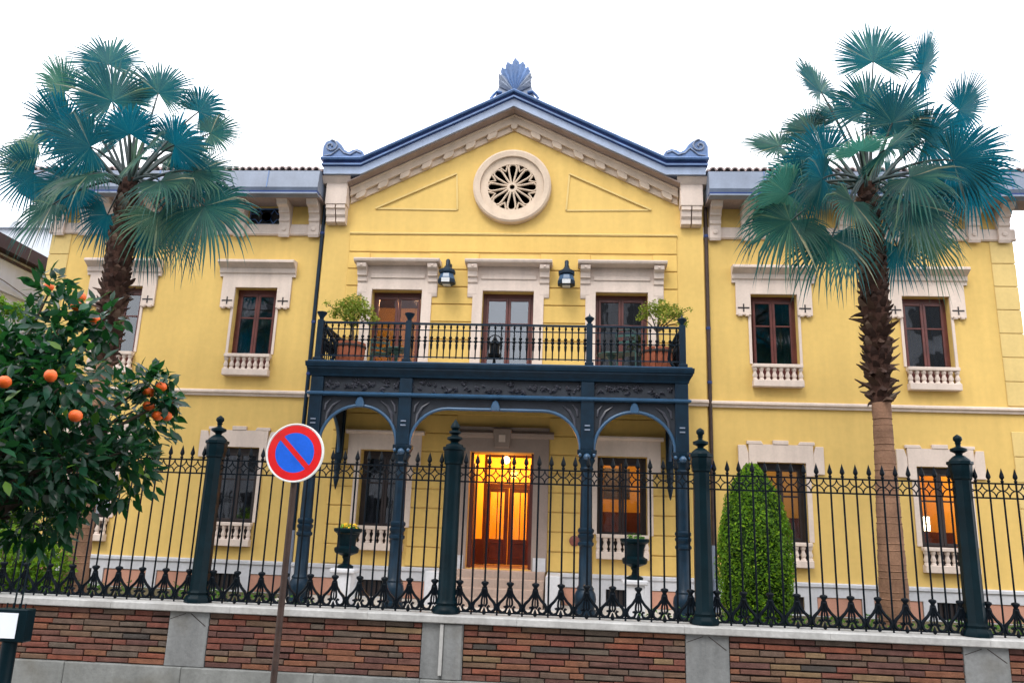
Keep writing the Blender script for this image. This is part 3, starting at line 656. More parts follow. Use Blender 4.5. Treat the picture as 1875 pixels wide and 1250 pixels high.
# ---- room lamps (lit in the photograph)
def room_light(name, at, energy, label, col=(1.0, 0.60, 0.22), r=0.09, mname='lamp_warm', rod=0.25):
    e = empty(name, at, label, 'lamp')
    x, y, z = at
    MB().lathe([(0.0, z-r), (r*0.7, z-r*0.7), (r, z), (r*0.7, z+r*0.7), (0.02, z+r)], 12, (x, y)).build('globe', mname, e, smooth=60)
    MB().tube([(x, y, z+r), (x, y, z+r+rod)], 0.012, 5).build('rod', 'wood_dark', e)
    l = bpy.data.lights.new(name+'_bulb', 'POINT'); l.energy = energy; l.color = col; l.shadow_soft_size = 0.12
    lo = bpy.data.objects.new(name+'_bulb', l); attach(lo, e, (x, y-0.14, z-0.12))
room_light('ceiling_lamp', (0.0, 1.1, 3.72), 34, 'glowing globe lamp hanging in the entrance vestibule', (1.0, 0.46, 0.09), rod=0.14)
room_light('ceiling_lamp', (0.0, 3.5, 4.2), 270, 'glowing globe lamp in the hall behind the inner glazed door', (1.0, 0.46, 0.075), rod=0.5)
room_light('ceiling_lamp', (2.75, 2.6, 4.2), 90, 'glowing globe lamp in the room right of the entrance', (1.0, 0.50, 0.15), rod=0.55)
room_light('ceiling_lamp', (6.0, 2.6, 4.2), 80, 'glowing globe lamp in the room behind the clipped topiary', (1.0, 0.68, 0.36), rod=0.55)
room_light('ceiling_lamp', (9.1, 2.6, 4.2), 240, 'glowing globe lamp in the far right ground-floor room', (1.0, 0.52, 0.12), rod=0.55)
room_light('ceiling_lamp', (-2.5, 2.2, 7.9), 300, 'glowing globe lamp in the room behind the left balcony door', (1.0, 0.45, 0.2), rod=0.3)
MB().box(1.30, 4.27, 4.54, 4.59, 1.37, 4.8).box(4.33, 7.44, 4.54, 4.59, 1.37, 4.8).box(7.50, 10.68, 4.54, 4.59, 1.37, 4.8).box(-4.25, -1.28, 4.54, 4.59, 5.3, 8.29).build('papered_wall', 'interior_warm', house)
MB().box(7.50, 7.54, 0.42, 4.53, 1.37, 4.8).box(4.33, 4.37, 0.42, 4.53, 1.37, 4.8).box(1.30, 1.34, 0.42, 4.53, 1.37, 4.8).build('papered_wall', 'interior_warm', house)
for x0, x1 in ((1.36, 4.26), (4.38, 7.43), (7.56, 10.67)):
    MB().box(x0, x1, 4.47, 4.535, 1.37, 2.75).build('wainscot', 'wood', house)
    MB().box(x0+1.0, x0+1.7, 4.50, 4.535, 3.1, 3.9).build('framed_picture', 'wood_dark', house)
    MB().box(x0+0.05, x0+0.75, 2.6, 3.1, 1.37, 3.3).build('bookcase', 'wood', house)
wl = empty('lattice_lamp', (9.36, 1.6, 2.46), 'small bright four-pane lantern glowing inside the far right ground-floor window', 'lamp')
for i in (-1, 1):
    for j in (-1, 1):
        MB().box(9.36+i*0.052-0.044, 9.36+i*0.052+0.044, 1.56, 1.60, 2.63+j*0.082-0.07, 2.63+j*0.082+0.07).build('lit_pane', 'lamp_white', wl)
MB().box(9.25, 9.47, 1.602, 1.70, 2.452, 2.81).build('housing', 'wood_dark', wl)
MB().box(8.9, 9.9, 1.45, 1.95, 1.37, 2.45).build('side_cabinet', 'wood', house, bevel=0.01)
# curtains in the dark rooms
for c, z0, z1 in [(c, 5.45, 7.4) for c in WX]+[(-2.55, 1.75, 3.7), (-5.86, 1.75, 3.7), (2.53, 5.4, 7.3)]:
    for s_ in (-1, 1):
        pts = []
        n = 14
        for i in range(n+1):
            x = c+s_*(0.60-0.30*i/n); pts.append((x, 0.47+0.025*math.sin(i*1.9)))
        vs = [(x, y, z0) for x, y in pts]+[(x, y, z1) for x, y in pts]
        MB().add(vs, [(i, i+1, n+2+i, n+1+i) for i in range(n)]).build('curtain', 'curtain', house, smooth=80)

# ================================================================== CAST-IRON PORTICO
PY = -2.0
por = empty('iron_portico', (0, PY, GZ), 'dark blue cast-iron porch with three arches carrying the balcony', 'portico')
CXS = (-3.53, -1.76, 1.76, 3.53)
col_prof = [(0.20, GZ), (0.20, 0.80), (0.17, 0.82), (0.185, 0.88), (0.20, 0.98), (0.185, 1.08), (0.15, 1.14), (0.16, 1.17), (0.125, 1.22), (0.118, 1.9), (0.15, 1.93), (0.15, 1.97), (0.125, 1.99), (0.125, 2.04), (0.15, 2.07), (0.15, 2.11), (0.125, 2.13), (0.15, 2.17), (0.15, 2.21), (0.115, 2.24), (0.105, 3.28)]
for x in CXS:
    c = MB().lathe(col_prof, 16, (x, PY)).build('column', 'iron', por, smooth=40)
    MB().lathe([(0.12, 3.282), (0.14, 3.31), (0.12, 3.34), (0.13, 3.40), (0.17, 3.47), (0.15, 3.50), (0.19, 3.58), (0.20, 3.60), (0.20, 3.66)], 8, (x, PY), ph=R(22.5)).build('capital', 'iron', c, smooth=30)
    MB().lathe([(0.0, PY-0.22), (0.05, PY-0.20), (0.07, PY-0.15), (0.03, PY-0.10)], 10, (x, 3.53), axis='y').build('boss', 'iron_blue_sheen', c, smooth=50)
    for s_ in (-1, 1): MB().lathe([(0.0, PY-0.16), (0.03, PY-0.15), (0.04, PY-0.1)], 8, (x+s_*0.13, 3.56), axis='y').build('boss', 'iron_blue_sheen', c, smooth=50)
    pb = MB().box(x-0.125, x+0.125, PY-0.125, PY+0.125, 3.66, 4.96).build('upper_pier', 'iron', por, bevel=0.012)
    for zz in (4.10, 4.02): MB().box(x-0.05, x+0.05, PY-0.14, PY-0.126, zz, zz+0.025).build('rivet_plate', 'zinc_pale', pb)
def spandrel(a, b, zs_, zt, kind, name='arch_panel', ax='x', at=0.0):
    """panel between piers a..b with an arch cut from its lower edge"""
    if kind == 'round':
        hw = (b-a)/2; cx = (a+b)/2; ap = [(cx+hw*math.cos(R(180-180*i/20)), zs_+(4.40-zs_)*math.sin(R(180*i/20))) for i in range(21)]
    else:
        r = 0.72
        ap = [(a+r+r*math.cos(R(180-90*i/10)), 4.38-r+r*math.sin(R(180-90*i/10))) for i in range(11)]
        ap += [(b-r+r*math.cos(R(90-90*i/10)), 4.38-r+r*math.sin(R(90-90*i/10))) for i in range(11)]
    m = MB()
    for i in range(len(ap)-1):                                  # quads from arch up to the beam
        (x0, z0), (x1, z1) = ap[i], ap[i+1]
        if x1-x0 < 1e-6: continue
        if ax == 'x': m.add([(x0, at-0.04, z0), (x1, at-0.04, z1), (x1, at-0.04, zt), (x0, at-0.04, zt), (x0, at+0.04, z0), (x1, at+0.04, z1), (x1, at+0.04, zt), (x0, at+0.04, zt)], [(0,1,2,3), (7,6,5,4), (0,4,5,1), (3,2,6,7)])
        else: m.add([(at-0.04, x0, z0), (at-0.04, x1, z1), (at-0.04, x1, zt), (at-0.04, x0, zt), (at+0.04, x0, z0), (at+0.04, x1, z1), (at+0.04, x1, zt), (at+0.04, x0, zt)], [(0,1,2,3), (7,6,5,4), (0,4,5,1), (3,2,6,7)])
    sp = m.build(name, 'iron_panel', por)
    P3 = [(x, at-0.055, z) if ax == 'x' else (at, x, z) for x, z in ap]
    MB().tube(P3, 0.034, 7).build('arch_moulding', 'iron_blue_sheen', sp, smooth=60)
    return sp, ap
for a, b, k in ((-3.405, -1.885, 'round'), (-1.635, 1.635, 'flat'), (1.885, 3.405, 'round')):
    sp, ap = spandrel(a, b, 3.66, 4.58, k, at=PY)
    cx = (a+b)/2; zt = 4.40 if k == 'round' else 4.38
    ks = MB().xz([(cx-0.075, zt-0.035), (cx+0.075, zt-0.035), (cx+0.085, zt+0.05), (cx+0.05, zt+0.14), (cx, zt+0.18), (cx-0.05, zt+0.14), (cx-0.085, zt+0.05)], PY-0.13, PY-0.06).build('keystone_leaf', 'iron_blue_sheen', sp, bevel=0.015)
    # spandrel leaf relief
    for s_ in (-1, 1):
        ex = (b if s_ > 0 else a)
        pts = [(ex-s_*0.10, PY-0.05, 4.05), (ex-s_*0.13, PY-0.06, 4.25), (ex-s_*0.22, PY-0.06, 4.40), (ex-s_*0.36, PY-0.05, 4.50)]
        MB().tube(pts, [0.02, 0.03, 0.025, 0.008], 5).tube([(ex-s_*0.06, PY-0.05, 4.30), (ex-s_*0.08, PY-0.06, 4.42), (ex-s_*0.16, PY-0.05, 4.52)], [0.02, 0.025, 0.008], 5).build('leaf_scroll', 'iron_relief', sp, smooth=60)
for sx in (-1, 1):                                              # side panels with a half arch and wall pendant
    spandrel(PY+0.125, YC-0.16, 3.66, 4.58, 'round', 'side_arch_panel', 'y', sx*3.53)
    x = sx*3.53
    MB().box(x-0.075, x+0.075, YC-0.16, YC-0.031, 3.5, 4.96).build('wall_pier', 'iron', por, bevel=0.01)
    MB().lathe([(0.0, 2.86), (0.018, 2.90), (0.04, 3.0), (0.07, 3.14), (0.05, 3.18), (0.075, 3.3), (0.075, 3.499)], 8, (x, YC-0.15)).build('wall_pendant', 'iron', por, smooth=40)
# entablature: mouldings, frieze, cornice (front and both sides)
def ring(name, prof, m, par=por, smooth=None):
    """profile [(d, z)], d = outward from the outer face line, mitred round three sides"""
    xo, yo, yb = 3.53, PY, YC-0.035
    n = len(prof); vs = []; fs = []
    for px_, py_, sxn, syn in ((-xo, yb, -1, 0), (-xo, yo, -1, -1), (xo, yo, 1, -1), (xo, yb, 1, 0)):
        for d, z in prof: vs.append((px_+sxn*d, py_+syn*d, z))
    for j in range(3):
        for i in range(n): fs.append((j*n+i, j*n+(i+1) % n, (j+1)*n+(i+1) % n, (j+1)*n+i))
    fs += [tuple(range(n)), tuple(3*n+i for i in range(n))]
    return MB().add(vs, fs).build(name, m, par, smooth)
ring('lower_moulding', [(0.0, 4.582), (0.13, 4.582), (0.17, 4.60), (0.175, 4.63), (0.14, 4.655), (0.10, 4.66), (0.0, 4.66)], 'iron_blue_sheen')
fr = ring('frieze', [(-0.03, 4.661), (0.05, 4.661), (0.05, 4.96), (-0.03, 4.96)], 'iron_panel')
ring('cornice', [(-0.03, 4.962), (0.135, 4.962), (0.145, 5.0), (0.16, 5.03), (0.19, 5.08), (0.205, 5.10), (0.205, 5.13), (0.225, 5.14), (0.235, 5.20), (0.235, 5.235), (-0.03, 5.235)], 'iron')
ring('cornice_lip', [(0.0, 5.237), (0.20, 5.237), (0.20, 5.262), (0.0, 5.262)], 'iron_blue_sheen')
# floral relief in the frieze panels: winding stem with leaves
for a, b in ((-3.40, -1.89), (-1.63, 1.63), (1.89, 3.40)):
    rv = random.Random(int(a*10)); n = int((b-a)/0.085)
    for i in range(n):
        xc = a+(b-a)*(i+0.5)/n+rv.uniform(-0.03, 0.03); zc = rv.uniform(4.72, 4.90); lf = MB()
        a0 = rv.uniform(0, 2*PI)
        for t in range(rv.choice((2, 3, 3, 4))):
            an = a0+(t-1)*0.62; dx, dz = math.cos(an), math.sin(an)*0.75; px_, pz_ = -dz, dx; L_ = rv.uniform(0.07, 0.15); w_ = L_*0.24
            pts_ = [(xc, PY-0.056, zc), (xc+dx*L_*0.45+px_*w_, PY-0.06, zc+dz*L_*0.45+pz_*w_), (xc+dx*L_, PY-0.066, zc+dz*L_), (xc+dx*L_*0.45-px_*w_, PY-0.06, zc+dz*L_*0.45-pz_*w_), (xc+dx*L_*0.5, PY-0.056-rv.uniform(0.03, 0.06), zc+dz*L_*0.5)]
            lf.add([(x_, y_, min(4.955, max(4.666, z_))) for x_, y_, z_ in pts_], [(0, 1, 4), (1, 2, 4), (2, 3, 4), (3, 0, 4)])
        if rv.random() < 0.4: lf.lathe([(0.0, PY-0.095), (0.020, PY-0.08), (0.026, PY-0.05)], 7, (xc, zc), axis='y')
        lf.build('leaf_relief', 'iron_relief', fr)
MB().box(-3.50, 3.50, PY+0.03, YC-0.036, 5.10, 5.258).build('balcony_deck', 'coping', por)
MB().box(-3.49, 3.49, PY+0.042, YC-0.037, 4.86, 4.95).build('porch_ceiling', 'ceiling_board', por)
for k in range(9):
    y = PY+0.15+k*0.2
    MB().box(-3.48, 3.48, y, y+0.02, 4.845, 4.859).build('ceiling_batten', 'wood_dark', por)
# balcony railing
RY = PY-0.10
rail = MB().box(-3.56, 3.56, RY-0.03, RY+0.03, 6.035, 6.07).box(-3.56, 3.56, RY-0.011, RY+0.011, 5.915, 5.935).box(-3.56, 3.56, RY-0.011, RY+0.011, 5.37, 5.392).box(-3.56, 3.56, RY-0.008, RY+0.008, 5.70, 5.715)
for sx in (-1, 1):
    x = sx*3.56
    rail.box(x-0.03, x+0.03, RY+0.032, YC-0.04, 6.036, 6.069).box(x-0.011, x+0.011, RY+0.032, YC-0.04, 5.915, 5.935).box(x-0.011, x+0.011, RY+0.032, YC-0.04, 5.37, 5.392).box(x-0.008, x+0.008, RY+0.032, YC-0.04, 5.70, 5.715)
rail = rail.build('balcony_railing', 'iron', por)
bl_me = MB().lathe([(0.010, 0), (0.010, 0.17), (0.016, 0.20), (0.020, 0.28), (0.012, 0.31), (0.026, 0.335), (0.026, 0.365), (0.011, 0.38), (0.024, 0.405), (0.024, 0.43), (0.010, 0.45), (0.010, 0.60), (0.017, 0.62), (0.017, 0.65), (0.009, 0.665), (0.009, 0.69)], 6).mesh('baluster', 'iron_fence', 60)
xb = -3.45
while xb < 3.46:
    if min(abs(xb-c) for c in (-3.56, -1.78, 1.78, 3.56)) > 0.07: inst(bl_me, 'baluster', rail, (xb, RY, 5.36), scale=(1.35, 1.35, 1))
    xb += 0.1255
for sx in (-1, 1):
    for k in range(1, 15): inst(bl_me, 'baluster', rail, (sx*3.56, RY+k*0.13, 5.36), scale=(1.35, 1.35, 1))
for i, x in enumerate((-3.56, -1.78, 1.78, 3.56)):
    p = MB().box(x-0.06, x+0.06, RY-0.06, RY+0.06, 5.263, 6.10).build('railing_post', 'iron', rail, bevel=0.01)
    MB().box(x-0.085, x+0.085, RY-0.085, RY+0.085, 5.263, 5.33).build('post_foot', 'iron', p, bevel=0.01)
    fin_ = [(0.035, 6.10), (0.04, 6.14), (0.09, 6.20), (0.095, 6.22), (0.06, 6.245), (0.02, 6.27), (0.0, 6.33)] if i > 1 else [(0.04, 6.10), (0.045, 6.15), (0.10, 6.235), (0.105, 6.255), (0.10, 6.26), (0.0, 6.262)]
    MB().lathe(fin_, 10, (x, RY)).build('post_finial', 'iron', p, smooth=40)
for sx in (-1, 1):                                              # corner scroll braces
    MB().tube([(sx*3.48, RY+0.06, 5.95), (sx*3.38, RY+0.35, 5.75), (sx*3.36, RY+0.5, 5.55), (sx*3.46, RY+0.55, 5.40), (sx*3.5, RY+0.45, 5.33)], [0.035, 0.035, 0.03, 0.03, 0.015], 6).build('corner_brace', 'iron', rail, smooth=60)

# ================================================================== WALL LANTERNS
for x, lab in ((-1.36, 'blue iron wall lantern between the left and middle balcony doors'), (1.30, 'blue iron wall lantern between the middle and right balcony doors')):
    e = empty('wall_lantern', (x, YC, 7.4), lab, 'lantern', 'lanterns between the balcony doors')
    y = YC-0.32
    MB().tube([(x, YC-0.032, 7.70), (x, YC-0.15, 7.92), (x, y+0.02, 7.98), (x, y, 7.86)], [0.05, 0.045, 0.05, 0.045], 8).build('arm', 'iron', e, smooth=60)
    MB().box(x-0.05, x+0.05, YC-0.06, YC-0.031, 7.5, 8.0).build('back_plate', 'iron', e, bevel=0.01)
    MB().lathe([(0.05, 7.86), (0.09, 7.80), (0.17, 7.76), (0.19, 7.73), (0.19, 7.68), (0.16, 7.66)], 8, (x, y), ph=R(22.5)).build('cap', 'iron', e, smooth=25)
    MB().lathe([(0.15, 7.659), (0.185, 7.56), (0.19, 7.53)], 8, (x, y), ph=R(22.5)).build('hood', 'iron_blue_sheen', e, smooth=25)
    MB().lathe([(0.195, 7.529), (0.205, 7.50), (0.205, 7.44), (0.17, 7.42)], 8, (x, y), ph=R(22.5)).build('rim', 'iron', e, smooth=25)
    MB().box(x-0.085, x+0.085, y-0.085, y+0.085, 7.40, 7.50).build('lamp_glass', 'frosted', e, bevel=0.01)
    MB().box(x-0.09, x+0.09, y-0.21, y-0.195, 7.42, 7.515).build('front_glass', 'frosted', e)

# ================================================================== foliage helpers
def leafcloud(pts, nrm, size, aspect=0.5, jitter=0.6, fold=0.15):
    """many small folded leaves as one vertex / face list; pts Nx3, nrm Nx3 preferred facing"""
    pts = np.asarray(pts, float); n = len(pts)
    d = np.asarray(nrm, float) + rng.normal(0, jitter, (n, 3)); d /= np.linalg.norm(d, axis=1)[:, None]+1e-9
    t = rng.normal(0, 1, (n, 3)); t -= (t*d).sum(1)[:, None]*d; t /= np.linalg.norm(t, axis=1)[:, None]+1e-9
    b = np.cross(d, t); s = size*rng.uniform(0.65, 1.3, n)[:, None]
    v0 = pts-t*s*0.5; v3 = pts+t*s*0.5; mid = pts-t*s*0.05+d*s*fold*0
    v1 = mid+b*s*aspect*0.5+d*s*fold; v2 = mid-b*s*aspect*0.5+d*s*fold
    V = np.stack([v0, v1, v3, v2], 1).reshape(-1, 3)
    i = np.arange(n)*4
    F = np.concatenate([np.stack([i, i+1, i+2], 1), np.stack([i, i+2, i+3], 1)])
    return V, F
def foliage(name, V, F, material, parent=None, kind=None):
    me = bpy.data.meshes.new(name); me.from_pydata(V.tolist(), [], F.tolist()); me.materials.append(MAT[material]); me.update()
    o = bpy.data.objects.new(name, me); attach(o, parent)
    if kind: o['kind'] = kind
    return o
def ball(n, c, r, flat=(1, 1, 1), shell=0.5):
    d = rng.normal(0, 1, (n, 3)); d /= np.linalg.norm(d, axis=1)[:, None]
    rad = rng.uniform(shell, 1, n)**0.6
    return np.array(c)+d*rad[:, None]*r*np.array(flat), d

# ================================================================== BALCONY THINGS
def barrel(x, y, lab):
    e = empty('barrel_planter', (x, y, 5.26), lab, 'planter', 'barrel planters on the balcony')
    for k in range(14):
        a0, a1 = 2*PI*k/14+0.02, 2*PI*(k+1)/14-0.02; vs = []
        for r_, z_ in ((0.23, 5.262), (0.30, 5.55), (0.31, 5.84)):
            for a in (a0, a1):
                vs += [(x+r_*math.cos(a), y+r_*math.sin(a), z_), (x+(r_-0.025)*math.cos(a), y+(r_-0.025)*math.sin(a), z_)]
        fs = []
        for j in (0, 4): fs += [(j, j+2, j+6, j+4), (j+1, j+5, j+7, j+3), (j, j+4, j+5, j+1), (j+2, j+3, j+7, j+6)]
        fs += [(8, 10, 11, 9), (0, 1, 3, 2)]
        MB().add(vs, fs).build('stave', 'barrel_wood', e)
    for z_, r_ in ((5.36, 0.262), (5.74, 0.318)): MB().lathe([(r_-0.004, z_), (r_+0.006, z_), (r_+0.006, z_+0.04), (r_-0.002, z_+0.04)], 20, (x, y)).build('hoop', 'barrel_dark', e)
    MB().lathe([(0.0, 5.78), (0.28, 5.78)], 14, (x, y)).build('soil', 'soil', e)
def pot_tree(x, y, blobs, seed, lab):
    e = empty('potted_tree', (x, y, 5.78), lab, 'tree', 'small trees in barrels on the balcony')
    r = random.Random(seed); tk = MB()
    tk.tube([(x, y, 5.77), (x+0.02, y, 6.0), (x+0.0, y, 6.25), (x+0.03, y, 6.4)], [0.035, 0.03, 0.025, 0.02], 6)
    Vs, Fs, o = [], [], 0
    for bx_, by_, bz_, br_, n in blobs:
        tk.tube([(x, y, 6.2), (x+bx_*0.5, y+by_*0.5, (6.3+bz_)/2), (x+bx_, y+by_, bz_)], [0.018, 0.012, 0.006], 5)
        p, d = ball(int(n*1.9), (x+bx_, y+by_, bz_), br_*1.05, (1, 1, 0.85), 0.1)
        V, F = leafcloud(p, d+np.array([0, 0, 0.6]), 0.06, 0.55, 0.8); Vs.append(V); Fs.append(F+o); o += len(V)
    tk.build('trunk', 'bark', e, smooth=60)
    foliage('crown', np.concatenate(Vs), np.concatenate(Fs), 'pot_leaf', e, 'stuff')
barrel(-3.18, -1.2, 'brown wooden barrel planter at the left end of the balcony')
barrel(3.18, -1.2, 'brown wooden barrel planter at the right end of the balcony')
pot_tree(-3.18, -1.2, [(-0.22, 0, 6.62, 0.24, 220), (0.02, 0.05, 6.72, 0.26, 260), (0.24, -0.05, 6.55, 0.22, 200), (-0.05, -0.12, 6.42, 0.26, 220), (-0.42, 0.0, 6.50, 0.14, 50), (0.42, 0, 6.38, 0.16, 60), (-0.62, 0.05, 6.72, 0.10, 14)], 1, 'bushy light green small tree in the left balcony barrel')
pot_tree(3.18, -1.2, [(-0.18, 0, 6.66, 0.2, 150), (0.08, 0.05, 6.74, 0.22, 190), (0.34, -0.03, 6.62, 0.22, 170), (0.52, 0, 6.42, 0.15, 60), (0.1, -0.1, 6.5, 0.2, 90), (0.66, 0.04, 6.70, 0.08, 10), (-0.34, 0, 6.5, 0.10, 24)], 2, 'open-crowned small tree in the right balcony barrel')
def chair(x, y, rot, lab, h=0.45):
    e = empty('garden_chair', (x, y, 5.26), lab, 'chair', 'green metal chairs on the balcony')
    e.rotation_euler = (0, 0, rot)
    def P(m, nm): 
        o = bpy.data.objects.new(nm, m.mesh(nm, 'furniture', 60)); COL.objects.link(o); o.parent = e; WORG[o.name] = Vector((0, 0, 0)); return o
    s_ = MB()
    for k in range(5): s_.box(-0.2, 0.2, -0.2+k*0.082, -0.2+k*0.082+0.065, h-0.02, h)
    P(s_, 'seat')
    for a in (-1, 1):
        for b in (-1, 1): P(MB().tube([(a*0.18, b*0.18, h-0.02), (a*0.2, b*0.22, 0.0)], 0.014, 5), 'leg')
    P(MB().tube([(-0.2, 0.2, h), (-0.2, 0.26, h+0.36), (-0.1, 0.28, h+0.42), (0.1, 0.28, h+0.42), (0.2, 0.26, h+0.36), (0.2, 0.2, h)], 0.013, 5).box(-0.19, 0.19, 0.235, 0.25, h+0.15, h+0.20).box(-0.19, 0.19, 0.25, 0.265, h+0.28, h+0.33), 'backrest')
def table(x, y, lab):
    e = empty('garden_table', (x, y, 5.26), lab, 'table', 'green metal tables on the balcony')
    MB().lathe([(0.0, 5.70), (0.29, 5.70), (0.30, 5.715), (0.29, 5.73), (0.0, 5.73)], 20, (x, y)).build('table_top', 'furniture', e, smooth=40)
    MB().lathe([(0.03, 5.40), (0.035, 5.55), (0.05, 5.62), (0.12, 5.69)], 8, (x, y)).build('stem', 'furniture', e, smooth=60)
    for k in range(3):
        a = 2*PI*k/3+0.4
        MB().tube([(x, y, 5.45), (x+0.12*math.cos(a), y+0.12*math.sin(a), 5.43), (x+0.24*math.cos(a), y+0.24*math.sin(a), 5.275)], 0.018, 5).build('foot', 'furniture', e, smooth=60)
table(-2.2, -1.2, 'round dark green garden table beside the left balcony barrel')
chair(-2.62, -0.85, R(20), 'dark green garden chair behind the left balcony table')
table(2.25, -1.1, 'round dark green garden table near the right balcony barrel')
chair(2.6, -1.35, R(160), 'dark green garden chair next to the right balcony barrel')
e = empty('candle_lantern', (-0.12, -1.5, 5.26), 'small black iron lantern stand in front of the middle balcony door', 'lantern')
MB().lathe([(0.10, 5.262), (0.10, 5.29), (0.03, 5.32), (0.03, 5.52), (0.13, 5.56), (0.14, 5.60), (0.10, 5.61), (0.10, 5.78), (0.14, 5.80), (0.05, 5.90), (0.02, 5.97), (0.0, 6.0)], 8, (-0.12, -1.5)).build('stand', 'iron_fence', e, smooth=30)
MB().box(-0.30, 0.06, -1.53, -1.47, 5.50, 5.54).build('cross_arm', 'iron_fence', e)
MB().tube([(-0.12+0.14*math.cos(R(a)), -1.5, 5.86+0.14*math.sin(R(a))) for a in range(0, 181, 20)], 0.012, 5).build('handle', 'iron_fence', e, smooth=60)

# ================================================================== URNS
for x, lab, plab, flab in ((-2.42, 'dark iron garden urn on the white pedestal left of the entrance', 'white stone pedestal under the left urn', 'yellow flowers in the urn left of the entrance'),
                     (2.57, 'dark iron garden urn on the white pedestal right of the entrance', 'white stone pedestal under the right urn', 'low green plant in the urn right of the entrance')):
    y = -3.0
    p = empty('urn_pedestal', (x, y, GZ), plab, 'pedestal', 'white pedestals before the porch')
    MB().box(x-0.20, x+0.20, y-0.20, y+0.20, GZ, GZ+0.10).build('foot', 'base_stone', p, bevel=0.01)
    MB().box(x-0.155, x+0.155, y-0.155, y+0.155, GZ+0.102, 1.32).build('shaft', 'base_stone', p, bevel=0.01)
    MB().box(x-0.215, x+0.215, y-0.215, y+0.215, 1.322, 1.40).build('cap', 'base_stone', p, bevel=0.02)
    u = empty('garden_urn', (x, y, 1.40), lab, 'urn', 'iron urns before the porch')
    MB().lathe([(0.14, 1.402), (0.14, 1.44), (0.06, 1.48), (0.045, 1.54), (0.065, 1.58), (0.07, 1.60)], 16, (x, y)).build('foot', 'iron_post', u, smooth=40)
    MB().lathe([(0.06, 1.602), (0.20, 1.66), (0.215, 1.70), (0.215, 1.74), (0.15, 1.78), (0.16, 1.90), (0.19, 1.98)], 16, (x, y)).build('bowl', 'iron_post', u, smooth=40)
    MB().lathe([(0.19, 1.982), (0.245, 2.02), (0.25, 2.06), (0.235, 2.075), (0.20, 2.05), (0.17, 2.04), (0.0, 2.04)], 16, (x, y)).build('rim', 'iron_post', u, smooth=40)
    pl_, d_ = ball(130, (x, y, 2.07), 0.2, (1, 1, 0.4), 0.1)
    V, F = leafcloud(pl_, d_+np.array([0, 0, 1]), 0.06, 0.6)
    pt_ = empty('urn_plant', (x, y, 2.04), flab, 'plant', 'plants in the urns')
    foliage('foliage', V, F, 'cover_leaf', pt_, 'stuff')
    if x < 0:
        pl_, d_ = ball(70, (x+0.02, y, 2.11), 0.17, (1, 1, 0.35), 0.3)
        V, F = leafcloud(pl_, d_*0.3+np.array([0, -0.4, 1]), 0.05, 0.9, 0.3); foliage('flowers', V, F, 'flower', pt_, 'stuff')

# ================================================================== BOUNDARY WALL
FY = -6.5
wall = empty('boundary_wall', (0, FY, 0), 'low street wall of narrow red-brown bricks with grey stone piers and coping', 'wall')
PX = [-9.82, -6.60, -3.38, -0.11, 3.14, 6.40, 9.66]
yf = FY-0.18
MB().box(-12, 12, yf+0.05, FY+0.18, 0.30, 0.962).build('wall_core', 'mortar', wall)
x = -12.0
while x < 12:                                                   # plinth stones
    L_ = random.uniform(1.2, 1.9); x1 = min(12, x+L_)
    MB().box(x+0.002, x1-0.002, yf-0.05, FY+0.2, 0.003, 0.30).build('plinth_stone', 'plinth', wall, bevel=0.01); x = x1
x = -12.0
while x < 12:                                                   # coping stones
    L_ = random.uniform(1.5, 2.1); x1 = min(12, x+L_)
    MB().yz([(yf-0.06, 0.965), (yf-0.07, 0.975), (yf-0.07, 1.045), (yf-0.055, 1.058), (FY+0.24, 1.062), (FY+0.25, 0.965)], x+0.0015, x1-0.0015).build('coping_stone', 'coping', wall); x = x1
for i, px_ in enumerate(PX):
    pr = MB().box(px_-0.26, px_+0.26, yf-0.005, FY+0.1, 0.302, 0.963).build('pier', 'pier', wall, bevel=0.008)
    if i == 3:
        MB().box(px_+0.02, px_+0.25, yf-0.035, yf-0.007, 0.303, 0.955).build('pier_face', 'pier', pr, bevel=0.01)
        MB().box(px_-0.03, px_+0.015, yf-0.045, yf-0.007, 0.35, 0.95).build('drain_strip', 'coping', pr, bevel=0.006)
    else:
        MB().xz([(px_-0.25, 0.87), (px_-0.25, 0.862), (px_-0.05, 0.935), (px_-0.05, 0.943)], yf-0.0075, yf-0.004).xz([(px_+0.22, 0.79), (px_+0.23, 0.795), (px_+0.02, 0.945), (px_+0.01, 0.94)], yf-0.0075, yf-0.004).build('crack', 'mortar', pr)
def brick_mesh():
    bm = bmesh.new(); bmesh.ops.create_cube(bm, size=1.0)
    me = bpy.data.meshes.new('brick'); bm.to_mesh(me); bm.free(); me.materials.append(MAT['brick']); return me
def brick_unit(L_, rj):
    # chamfered brick of unit-ish size so that scaling stays mild
    c = 0.007; hx, hy, hz = L_/2, 0.05, 0.0300; vs = []
    for sy in (-1, 1):
        in_ = c if sy < 0 else 0
        for x_, z_ in ((-1, -1), (1, -1), (1, 1), (-1, 1)): vs.append((x_*(hx-in_)+rj.uniform(-0.004, 0.004), sy*hy+(rj.uniform(-0.005, 0.005) if sy < 0 else 0), z_*(hz-in_)+rj.uniform(-0.0035, 0.0035)))
    for x_, z_ in ((-1, -1), (1, -1), (1, 1), (-1, 1)): vs.append((x_*hx, -hy+c, z_*hz))
    f = [(0, 1, 2, 3), (7, 6, 5, 4)]
    for i in range(4): f += [(i, i+8, (i+1) % 4+8, (i+1) % 4), (i+8, i+4, (i+1) % 4+4, (i+1) % 4+8)]
    return vs, f
BL = {}
for L_ in (0.12, 0.18, 0.24, 0.30, 0.36, 0.42, 0.48):
    BL[L_] = []
    for q_ in range(5):
        v_, f_ = brick_unit(L_, random.Random(int(L_*100)*7+q_)); BL[L_].append((MB().add(v_, f_).mesh('brick', 'brick'), v_, f_))
mass = MB(); rb = random.Random(4)
